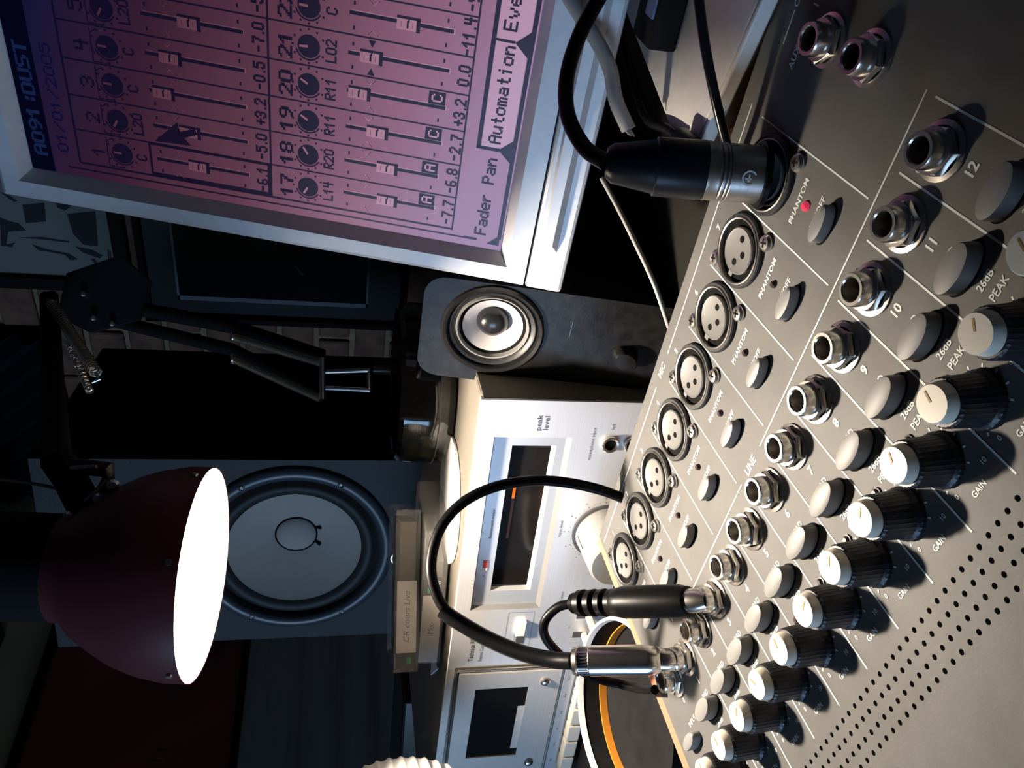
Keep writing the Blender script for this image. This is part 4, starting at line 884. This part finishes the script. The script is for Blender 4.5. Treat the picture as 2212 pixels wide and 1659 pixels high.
for p in ((202, 686, 0.648), (242, 698, 0.648), (180, 634, 0.648)): obj('bolt', lat([(0.0028, -0.002), (0.0028, 0.001), (0.0015, 0.002)], 10, cap0=True, cap1=True, m=axis(lw(*p), lw(p[0], p[1], p[2] - 0.05))), M['chrome_d'], lamp)
arm('lower_arm', [(235, 655, 0.665), (500, 705, 0.655), (697, 770, 0.648)], 0.0068, M['blk_m']); arm('lower_arm', [(235, 690, 0.665), (500, 755, 0.655), (697, 855, 0.648)], 0.0062, M['blk_m'])
coil('spring', (505, 728, 0.640), (693, 783, 0.636), 0.0031, 52, 0.0009); coil('spring', (505, 776, 0.640), (693, 861, 0.636), 0.0031, 54, 0.0009)
arm('joint_bar', [(500, 718, 0.640), (501, 735, 0.640)], 0.0016, M['steel']); arm('joint_bar', [(501, 764, 0.640), (502, 786, 0.640)], 0.0016, M['steel'])
arm('joint_bar', [(697, 772, 0.634), (697, 862, 0.634)], 0.0032, M['steel'])
arm('base_bar', [(704, 803, 0.634), (800, 800, 0.634)], 0.0022, M['steel']); arm('base_bar', [(704, 838, 0.634), (800, 843, 0.634)], 0.0022, M['steel']); arm('base_bar', [(798, 797, 0.634), (799, 845, 0.634)], 0.0024, M['steel'])
pb = DM @ Vector(mmv(-62, 222, -0.5)); ptp = at(806, 794, 0.640)
arm_p = tub([LI @ Vector((ptp.x, ptp.y, d0.z + 0.002)), LI @ ptp], 0.0060, n=16, smooth=False); obj('post', arm_p, M['blk_g'], lamp, smooth=40)
bsz = Vector((ptp.x, ptp.y, d0.z + 0.0002)); bb = NB(); lathe(bb, [(0.0115, 0), (0.0115, 0.010), (0.0105, 0.012), (0.007, 0.014)], 40, cap0=True, cap1=True, m=LI @ Matrix.Translation(bsz)); obj('base', bb, M['blk_m'], lamp, smooth=30)
obj('lamp_cord', tub([lw(*p) for p in ((148, 1062, 0.42), (100, 1050, 0.45), (60, 1043, 0.50), (0, 1036, 0.56), (-60, 1030, 0.62))], 0.0011, n=8), M['blk_g'], lamp, smooth=40)

# ================================================================== PICTURES AND WALL THINGS
def picture(name, label, x0, z0_, x1, z1_, fw, mframe, mprint, y=YW - 0.006):
    t = thing(name, label, 'picture', Matrix.Translation(((x0 + x1) / 2, y, OZ + (z0_ + z1_) / 2)))
    w2, h2 = (x1 - x0) / 2, (z1_ - z0_) / 2; f = NB()
    for a in ((-w2 - fw, -h2 - fw, w2 + fw, -h2), (-w2 - fw, h2, w2 + fw, h2 + fw), (-w2 - fw, -h2, -w2, h2), (w2, -h2, w2 + fw, h2)): box(f, a[0], -0.020, a[1], a[2], 0.0, a[3])
    obj('frame', f, mframe, t); obj('print', bxm(-w2, -0.008, -h2, w2, -0.004, h2), mprint, t); return t
p1 = picture('framed_print', 'black and white print in thin black frame, partly behind the monitor', -0.810, 0.370, -0.46, 0.84, 0.022, M['blk_m'], M['inkpaper'])
ip = NB()
def blob(pts): poly(ip, [(x, z_) for x, z_ in pts], 0, 0.0004)
cxp, czp = -0.635, 0.605
def bl(pts): blob([(g_[0] - cxp, g_[1] - czp) for g_ in pts])
def B(px, py): v = ony(px, py, YW - 0.0142); return (v.x, v.z - OZ)
for pts in ([(48, 442), (96, 438), (100, 478), (56, 482)], [(145, 462), (206, 456), (212, 532), (180, 528), (158, 505)], [(0, 470), (22, 478), (40, 482), (56, 498), (18, 500), (14, 528), (32, 524), (26, 534), (2, 530)], [(70, 528), (100, 538), (150, 548), (168, 560), (152, 562), (140, 550), (82, 540)], [(162, 532), (200, 540), (222, 552), (216, 558), (180, 546)], [(196, 560), (204, 558), (216, 574), (210, 574)], [(118, 432), (150, 430), (154, 445), (140, 455), (124, 448)], [(40, 513), (90, 512), (150, 521), (150, 524), (90, 517)], [(0, 415), (20, 422), (38, 434), (30, 436)]):
    bl([B(*p) for p in pts])
for x_ in (232, 236): bl([B(x_, 540), B(x_ + 3, 540), B(x_ + 7, 582), B(x_ + 4, 582)])
bmesh.ops.recalc_face_normals(ip, faces=ip.faces[:])
obj('ink_drawing', ip, M['ink'], p1, mw=Matrix.Translation((0, -0.0082, 0)) @ Matrix.Rotation(PI / 2, 4, 'X'))['kind'] = 'stuff'
p2 = picture('framed_print', 'dark print with slate mount and pale blue line, beneath the monochrome print', -0.848, -0.055, -0.48, 0.279, 0.012, M['blk_m'], M['printdark'])
# mount around the print
for ch in list(p2.children):
    D.objects.remove(ch)
w2, h2 = 0.184, 0.167
f = NB()
for a in ((-w2 - .040, -h2 - .07, w2 + .04, -h2 - .058), (-w2 - .04, h2 + .044, w2 + .04, h2 + .055), (-w2 - .04, -h2 - .07, -w2 - .029, h2 + .055), (w2 + .029, -h2 - .07, w2 + .04, h2 + .055)): box(f, a[0], -0.020, a[1], a[2], 0.0, a[3])
obj('frame', f, M['blk_m'], p2); obj('mount', bxm(-w2 - .03, -0.006, -h2 - .06, w2 + .03, -0.003, h2 + .045), M['matblue'], p2)
ml = NB()
for a in ((-w2, -h2, w2, -h2 + .004), (-w2, h2 - .004, w2, h2), (-w2, -h2, -w2 + .009, h2), (w2 - .009, -h2, w2, h2)): box(ml, a[0], -0.0068, a[1], a[2], -0.0060, a[3])
obj('mount_line', ml, M['matline'], p2); obj('print', bxm(-w2 + .005, -0.0064, -h2 + .003, w2 - .005, -0.0060, h2 - .003), M['printdark'], p2)
sk = NB()
for a, b, c, d in ((-0.08, 0.03, -0.02, 0.05), (-0.03, -0.02, 0.05, 0.0), (-0.10, -0.05, -0.06, -0.02), (0.0, 0.06, 0.06, 0.09), (-0.05, 0.0, 0.03, 0.02), (0.02, -0.06, 0.09, -0.04)):
    strip(sk, a, b, c, d, 0.004, 0)
obj('print_strokes', sk, M['greyink'], p2, mw=Matrix.Translation((-0.02, -0.0067, 0)) @ Matrix.Rotation(PI / 2, 4, 'X'))['kind'] = 'stuff'
# red poster on the left wall
rp = thing('red_poster', 'dark red poster in thin black frame on the left wall', 'poster', Matrix.Translation((XW, 0.70, OZ + 0.312)))
f = NB()
for a in ((-0.32, 0.155, 0.27, 0.170), (-0.32, -0.170, 0.27, -0.160), (0.26, -0.17, 0.27, 0.17), (-0.32, -0.17, -0.31, 0.17)): box(f, 0.0, a[0], a[1], 0.018, a[2], a[3])
obj('frame', f, M['blk_m'], rp); obj('print', bxm(0.002, -0.31, -0.160, 0.008, 0.26, 0.155), M['poster'], rp)
pf = NB()
for k in range(9):
    y0 = -0.02 - 0.016 * k; box(pf, 0.008, y0, -0.06 + 0.01 * math.sin(k), 0.0086, y0 + 0.012, -0.045 + 0.012 * math.sin(k * 1.3))
obj('print_band', pf, M['posterx'], rp)['kind'] = 'stuff'
gpn = thing('fabric_panel', 'grey ribbed fabric panel below the red poster on the left wall', 'panel', Matrix.Translation((XW + 0.004, 0.62, OZ - 0.1)))
gb = NB(); N = 60; pr = []
for i in range(N + 1):
    z_ = 0.238 - 0.62 * i / N; pr.append((0.020 + 0.006 * math.sin(i * 1.05) + 0.003 * math.sin(i * 0.37), z_))
va = [gb.verts.new((x, -0.5, z_)) for x, z_ in pr]; vb = [gb.verts.new((x, 0.42, z_)) for x, z_ in pr]
for i in range(N): gb.faces.new((va[i], va[i + 1], vb[i + 1], vb[i]))
b0 = [gb.verts.new((0, -0.5, pr[0][1])), gb.verts.new((0, 0.42, pr[0][1])), gb.verts.new((0, 0.42, pr[-1][1])), gb.verts.new((0, -0.5, pr[-1][1]))]
gb.faces.new((va[0], vb[0], b0[1], b0[0])); gb.faces.new(b0)
bmesh.ops.recalc_face_normals(gb, faces=gb.faces[:])
obj('panel_cloth', gb, M['greypanel'], gpn, smooth=60)
sh = obj('wall_shelf', bxm(XW, 0.05, OZ + 0.560, XW + 0.20, 0.93, OZ + 0.590), M['shelfwood']); tag(sh, 'dark wooden shelf board on the left wall above the red poster', 'shelf')
# acoustic foam on the back wall
fo = NB(); fx0, fx1, fz0, fz1 = XW + 0.01, -0.93, 0.50, 1.0
nx, nz = 16, 18
def fv(i, j): return (fx0 + (fx1 - fx0) * i / nx, -0.018 - (0.030 if (i + j) % 2 else 0.0), fz0 + (fz1 - fz0) * j / nz)
gv = [[fo.verts.new(fv(i, j)) for j in range(nz + 1)] for i in range(nx + 1)]
for i in range(nx):
    for j in range(nz): fo.faces.new((gv[i][j], gv[i + 1][j], gv[i + 1][j + 1], gv[i][j + 1]))
box(fo, fx0, -0.018, fz0, fx1, 0.0, fz1)
fo_ = obj('acoustic_foam', fo, M['foam']); fo_.matrix_world = Matrix.Translation((0, YW - 0.006, OZ)); tag(fo_, 'charcoal egg-crate acoustic foam sheet on the brick wall near the corner', 'acoustic foam')

# ================================================================== THINGS AROUND THE CONSOLE
# open round tin left of the console
tc0 = at(1352, 1536, 0.440)
tn = thing('round_tin', 'open round black tin with pale rear lip and orange ring inside, beside the console', 'tin', Matrix.Translation((tc0.x, tc0.y, Z0 + 0.008)) @ Matrix.Rotation(math.radians(9), 4, Vector((0.63, 0.77, 0))))
zt_ = tc0.z - Z0 - 0.002
obj('tin_wall', lat([(0.046, 0.001), (0.049, 0.004), (0.0500, zt_ - 0.003), (0.0486, zt_ - 0.003), (0.0476, 0.004), (0.046, 0.003)], 64, cap0=True, cap1=True), M['tin_k'], tn, smooth=40)
def arc(prof, a0, a1, n=40):
    bm = NB(); rows_ = []
    for k in range(n + 1):
        a = math.radians(a0 + (a1 - a0) * k / n); rows_.append([bm.verts.new((r * math.cos(a), r * math.sin(a), z_)) for r, z_ in prof])
    for A_, B_ in zip(rows_, rows_[1:]):
        for i in range(len(prof) - 1): bm.faces.new((A_[i], B_[i], B_[i + 1], A_[i + 1]))
    bm.faces.new(rows_[0]); bm.faces.new(rows_[-1][::-1]); bmesh.ops.recalc_face_normals(bm, faces=bm.faces[:]); return bm
obj('lip', arc([(0.0498, zt_ - 0.004), (0.0510, zt_ - 0.002), (0.0504, zt_), (0.0488, zt_), (0.0482, zt_ - 0.003), (0.0498, zt_ - 0.004)], 30, 235), M['pipe_w'], tn, smooth=40)
obj('band', arc([(0.0474, 0.0085), (0.0474, 0.0038), (0.0466, 0.0038), (0.0466, 0.0085), (0.0474, 0.0085)], 20, 245), M['tin_o'], tn, smooth=40)
# white ribbed lantern at the left
lc = at(868, 1922, 0.45)
ln_ = thing('ribbed_lantern', 'round white ribbed paper lantern on a short foot, cut by the frame beside the deck', 'lantern', Matrix.Translation((lc.x, lc.y, Z0)))
Rl = 0.0675; zc = lc.z - Z0; pr = []
for i in range(0, 181):
    a = math.radians(i); b = (i % 6); rr = Rl * (1 + (0.018 if b in (0,) else 0.0) + (0.008 if b in (1, 5) else 0))
    if 12 < i < 168: pr.append((rr * math.sin(a), zc - Rl * math.cos(a) if b else zc - rr * math.cos(a)))
obj('paper_globe', lat(pr, 64, cap0=True, cap1=True), M['whitep'], ln_, smooth=70)
obj('foot', lat([(0.030, 0), (0.030, 0.006), (0.012, 0.010), (0.012, zc - Rl * 0.97)], 32, cap0=True, cap1=True), M['blk_m'], ln_, smooth=40)
# pale topped wooden box behind the console on the right
BZ = -0.127
bA, bB = onz(1647, 0, BZ), onz(1523, 283, BZ)
e = (bA - bB).normalized(); en = Vector((0, 0, 1)).cross(e).normalized(); en = en if en.y > 0 else -en
BM = frame(Vector((bB.x, bB.y, Z0)), e, en, Vector((0, 0, 1)))
bd = thing('pale_topped_box', 'wooden box with pale grey laminate top and light edge, behind the console', 'box', BM)
bh = OZ + BZ - Z0
obj('top_board', bxm(-0.018, 0.0025, bh - 0.0055, 0.17, 0.28, bh, bev=0.0008), M['board'], bd); obj('edge_band', bxm(-0.018, 0, bh - 0.0055, 0.17, 0.0025, bh, bev=0.0008), M['edge'], bd)
obj('wooden_body', bxm(-0.017, 0.0015, 0.0004, 0.169, 0.275, bh - 0.0055), M['plank'], bd)
# cables behind the console
def cable(name, label, pts, r, m, tipm=None):
    t = thing(name, label, 'cable', Matrix.Translation(at(*pts[0]))); iv_ = t.matrix_world.inverted()
    obj('cord', tub([iv_ @ at(*p) for p in pts], r, n=12), m, t, smooth=40); return t, iv_
t, iv_ = cable('grey_hose', 'dull grey plastic hose with a frayed cut end above the pale board', [(1215, -30, 0.315), (1245, 20, 0.316), (1290, 90, 0.318), (1318, 150, 0.320), (1330, 215, 0.322), (1358, 280, 0.324)], 0.0030, M['hose'])
fr_ = NB()
for k in range(9): 
    q0 = iv_ @ at(1352 + random.uniform(-8, 8), 272 + random.uniform(-4, 8), 0.324); q1 = iv_ @ at(1362 + random.uniform(-7, 10), 288 + random.uniform(-3, 9), 0.323); tube(fr_, [q0, q1], (0.0007, 0.0003), n=5, smooth=False)
obj('frayed_end', fr_, M['hose'], t)['kind'] = 'stuff'
cable('black_cable', 'thin glossy black cord running down to the console beside the microphone plug', [(1505, -40, 0.250), (1512, 20, 0.252), (1525, 110, 0.256), (1545, 210, 0.262), (1568, 305, 0.270), (1588, 380, 0.280)], 0.0017, M['blk_g'])
cable('grey_cable', 'thin grey cord hanging under the monitor towards the console edge', [(1300, 385, 0.36), (1338, 455, 0.355), (1375, 530, 0.345), (1412, 610, 0.340), (1440, 690, 0.345), (1462, 760, 0.36)], 0.0011, M['hose'])
bz_ = BZ
def onb(px, py, h=0.0): v = onz(px, py, bz_ + h); return v
w1 = thing('adapter_lead', 'black lead with small moulded plug lying on the pale board', 'cable', Matrix.Translation(onb(1420, 265)))
iv_ = w1.matrix_world.inverted()
obj('cord', tub([iv_ @ onb(*p, 0.0022) for p in ((1330, 40), (1350, 110), (1372, 190), (1398, 258), (1440, 278), (1472, 300))], 0.0020, n=10), M['rubber'], w1, smooth=40)
pA, pB = iv_ @ onb(1466, 296, 0.004), iv_ @ onb(1500, 322, 0.004); obj('plug', lat([(0.0030, 0), (0.0042, 0.002), (0.0042, 0.016), (0.002, 0.018)], 16, cap0=True, cap1=True, m=axis(pA, pB)), M['rubber'], w1, smooth=40)
ka, kb_ = onz(1406, 12, -0.1140), onz(1335, 3, -0.1140)
ad = thing('power_adapter', 'flat black block with slate blue keys under the monitor corner', 'adapter', Matrix.Translation((ka.x, ka.y, OZ + BZ + 0.0003)))
hz = 0.0130 - 0.0003; q_ = kb_ - ka
obj('adapter_block', bxm(q_.x - 0.006, -0.005, 0, 0.035, 0.018, hz - 0.0012, bev=0.001), M['blk_m'], ad)
obj('blue_key', bxm(-0.004, -0.004, hz - 0.0012, 0.012, 0.005, hz, bev=0.0004), M['bluekey'], ad)
obj('blue_key', bxm(q_.x - 0.003, q_.y - 0.004, hz - 0.0012, q_.x + 0.010, q_.y + 0.004, hz, bev=0.0004), M['bluekey'], ad)
# dark hi-fi box at the far left
hb_ = at(838, 1600, 0.86)
hx = thing('black_case', 'black hard case with thin steel trim standing at the left behind the deck', 'case', Matrix.Translation((hb_.x - 0.02, hb_.y, Z0)) @ Matrix.Rotation(math.radians(18), 4, 'Z'))
obj('case_shell', bxm(-0.12, 0.0, 0, 0.065, 0.12, 0.105, bev=0.003), M['blk_g'], hx)
ct = NB(); box(ct, -0.1205, -0.0008, 0.068, 0.0655, 0.0, 0.0690); obj('steel_trim', ct, M['steel'], hx); obj('latch', bxm(-0.05, -0.003, 0.060, -0.042, 0.0, 0.072, bev=0.0006), M['chrome_d'], hx)
